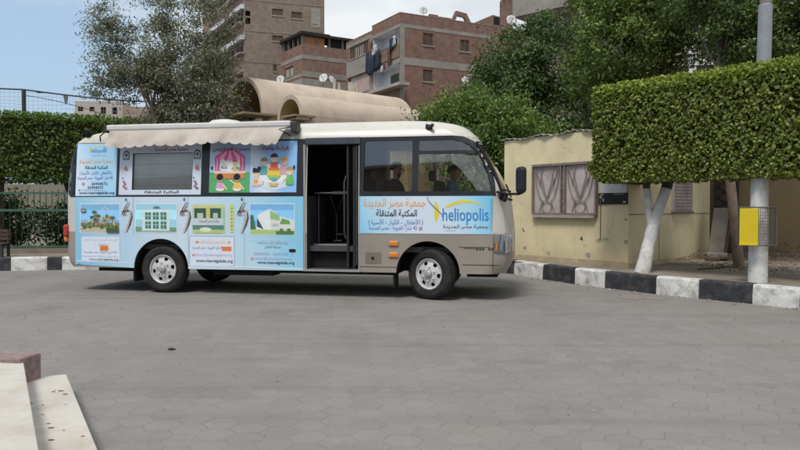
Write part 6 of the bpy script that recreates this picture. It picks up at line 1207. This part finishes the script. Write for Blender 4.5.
# concrete building with a balcony, top right of the brick block
bc = thing('concrete_building', 'grey concrete building with a broad balcony and arched window above the trees', 'apartment block', (7.27, 45, 0)); Fc = Face((7.27, 45), (12.6, 40.1), (7.27, 45)); mb = MB(); fo_h = [(3.15, 3.95, 14.2, 15.6)]
facade(mb, Fc, -.1, Fc.len, 13.5, 16.6, [], 0); mb.quad(Fc.p(-.1, 13.5), Fc.p(Fc.len, 13.5), Fc.p(Fc.len, 13.5, -1.6), Fc.p(-.1, 13.5, -1.6), 0); mb.quad(Fc.p(-.1, 13.5), Fc.p(-.1, 16.6), Fc.p(-.1, 16.6, -1.6), Fc.p(-.1, 13.5, -1.6), 0); mb.build('balcony', M_gplast, bc)
mb = MB(); mb.prism([tuple(Fc.p(-.1, 0, -1.6))[:2], tuple(Fc.p(Fc.len + 3, 0, -1.6))[:2], tuple(Fc.p(Fc.len + 3, 0, -9))[:2], tuple(Fc.p(-.1, 0, -9))[:2]], 0, 20); mb.build('wall', mat('brown_render', (.23, .19, .155), .95, .15, .9), bc)
mb = MB(); mb.add([Fc.p(3.55 + .42 * math.cos(a), 14.35 + .65 * math.sin(a), .012) for a in [k * PI / 12 for k in range(13)]], [tuple(range(13))]); mb.tube([Fc.p(3.55 + .45 * math.cos(a), 14.35 + .68 * math.sin(a), .01) for a in [k * PI / 12 for k in range(13)]], .07, 6, 1); mb.build('arched_window', [M_shut, mat('brown_render', (.23, .19, .155))], bc)
mb = MB(); Fc.box(mb, 4.75, 5.05, 9, 17, .02, .3); Fc.box(mb, 5.15, 5.35, 9, 17, .02, .25, 1); mb.build('column', [M_concrete, mat('orange_brown_panel', (.29, .125, .055))], bc)
mb = MB(); mb.box(V(-.25, 1.6, 0) + ZZ * 12.8, (.75, .8, 4.4), 0); mb.box(V(-.45, 2.0, 0) + ZZ * 9, (1.4, 1.2, 8), 0); mb.build('brick_pier', BR1, bc)
dish('dark round dish on the brick pier left of the concrete balcony', (6.9, 46.4, 14.3), .34, (-.4, -1, .3), 'satellite dishes on the roofs', mat('dish_dark', (.10, .10, .10), .6))
dish('white dish fixed below the corner of the concrete balcony', (7.05, 44.6, 12.7), .33, (.1, -1, .2))

# roof clutter on the vaulted building and far blocks on the left
dish('large white dish with pipes standing behind the long vault', (-2.27, 20.8, 4.98), .14, (-.4, -1, .35)); dish('white dish tilted sideways behind the long vault', (-2.02, 21.0, 5.0), .12, (.7, -.6, .4))
cl = MB(); cl.tube([(-1.92, 20.6, 3.6), (-1.92, 20.6, 5.12)], .05, 8); cl.tube([(-1.78, 20.6, 3.6), (-1.78, 20.6, 5.02)], .04, 8); cl.box((-1.45, 20.6, 4.85), (.14, .14, .35)); cl.box((-1.3, 20.7, 4.8), (.10, .10, .4)); cl.box((-2.15, 20.7, 4.5), (.35, .2, .12)); tag(cl.build('roof_pipes', mat('pipe_pale', (.40, .37, .31), .8, .2, 5)), 'pale pipes and tank stubs sticking up behind the long vault', 'pipes')
fb = thing('far_block', 'distant pale five storey block with rows of small dark windows above the left hedge', 'apartment block', (-69.4, 150, 0)); Ff = Face((-69.4, 150), (-59.6, 151), (-69.4, 150)); mb = MB()
hf = [(.6 + 2.35 * k, 1.7 + 2.35 * k, 3 + 3.05 * j, 4.5 + 3.05 * j) for k in range(4) for j in range(7)]; facade(mb, Ff, 0, Ff.len, 0, 24, hf, 0, .4, 1); bkf = [Ff.p(Ff.len, 0, -10), Ff.p(0, 0, -10)]; mb.quad(Ff.p(Ff.len, 0), bkf[0], bkf[0] + ZZ * 24, Ff.p(Ff.len, 24), 0); mb.quad(bkf[1], Ff.p(0, 0), Ff.p(0, 24), bkf[1] + ZZ * 24, 0); mb.quad(Ff.p(0, 24), Ff.p(Ff.len, 24), bkf[0] + ZZ * 24, bkf[1] + ZZ * 24, 0); mb.build('wall', [mat('far_pale_wall', (.40, .355, .31), .9, .12, .3), M_hollow], fb)
for j in range(7): mb = MB(); Ff.box(mb, .2, 4.3, 2.6 + 3.05 * j, 3.4 + 3.05 * j, 0, 1.0); mb.build('balcony', mat('far_pale_wall', (.40, .355, .31)), fb)
fb2 = thing('far_block', 'distant brown block behind the grey tree beside the pale one', 'apartment block', (-58.5, 148, 0)); Ff = Face((-58.5, 148), (-47, 149), (-58.5, 148)); mb = MB(); hf = [(1 + 2.6 * k, 2.2 + 2.6 * k, 3 + 3.05 * j, 4.5 + 3.05 * j) for k in range(4) for j in range(6)]; facade(mb, Ff, 0, Ff.len, 0, 22.5, hf, 0, .4, 1); bkf = [Ff.p(Ff.len, 0, -10), Ff.p(0, 0, -10)]; mb.quad(Ff.p(Ff.len, 0), bkf[0], bkf[0] + ZZ * 22.5, Ff.p(Ff.len, 22.5), 0); mb.quad(Ff.p(0, 22.5), Ff.p(Ff.len, 22.5), bkf[0] + ZZ * 22.5, bkf[1] + ZZ * 22.5, 0); mb.build('wall', [mat('far_brown_wall', (.27, .21, .17), .9, .15, .3), M_hollow], fb2)
hs = thing('brick_house', 'small brick house glimpsed through the dark trees over the clipped hedge', 'house', (9.5, 31, 0)); Fh = Face((9.5, 31), (17, 29.5), (9.5, 31)); mb = MB(); facade(mb, Fh, 0, Fh.len, 0, 7.6, [(1.5, 2.6, 5.2, 6.6), (4.4, 5.5, 5.2, 6.6)], 0, .3, 1); bkh = [Fh.p(Fh.len, 0, -6), Fh.p(0, 0, -6)]; mb.quad(Fh.p(0, 7.6), Fh.p(Fh.len, 7.6), bkh[0] + ZZ * 7.6, bkh[1] + ZZ * 7.6, 2); mb.quad(bkh[1], Fh.p(0, 0), Fh.p(0, 7.6), bkh[1] + ZZ * 7.6, 0); mb.build('wall', [BR1, M_hollow, M_gplast], hs); mb = MB(); Fh.box(mb, 3.0, 3.3, 5, 8.4, .02, .2); Fh.box(mb, -.2, 7.9, 7.45, 7.7, .0, .25); mb.build('trim', M_plw, hs)

# building added out of view; its reflection darkens the lower bus windows
en = thing('reflection_building', 'plain two storey sand coloured building added behind the viewer, mirrored in the bus windows', 'building', (0, -19, 0)); Fe = Face((-34, -19), (22, -19), (0, -19)); Fe.n = -Fe.n if Fe.n.y < 0 else Fe.n
mb = MB(); he = [(2 + 4.0 * k, 3.6 + 4.0 * k, z, z + 1.6) for k in range(13) for z in (1.1, 4.3)]; facade(mb, Fe, 0, Fe.len, 0, 8.8, he, 0, .25, 1); mb.quad(Fe.p(0, 8.8), Fe.p(Fe.len, 8.8), Fe.p(Fe.len, 8.8, -8), Fe.p(0, 8.8, -8), 0); mb.build('wall', [mat('sand_render', (.22, .18, .14), .9, .15, .5), M_pane], en)
mb = MB(); Fe.box(mb, -.2, Fe.len + .2, 8.8, 9.0, -.3, .3); mb.build('cornice', M_concrete, en)
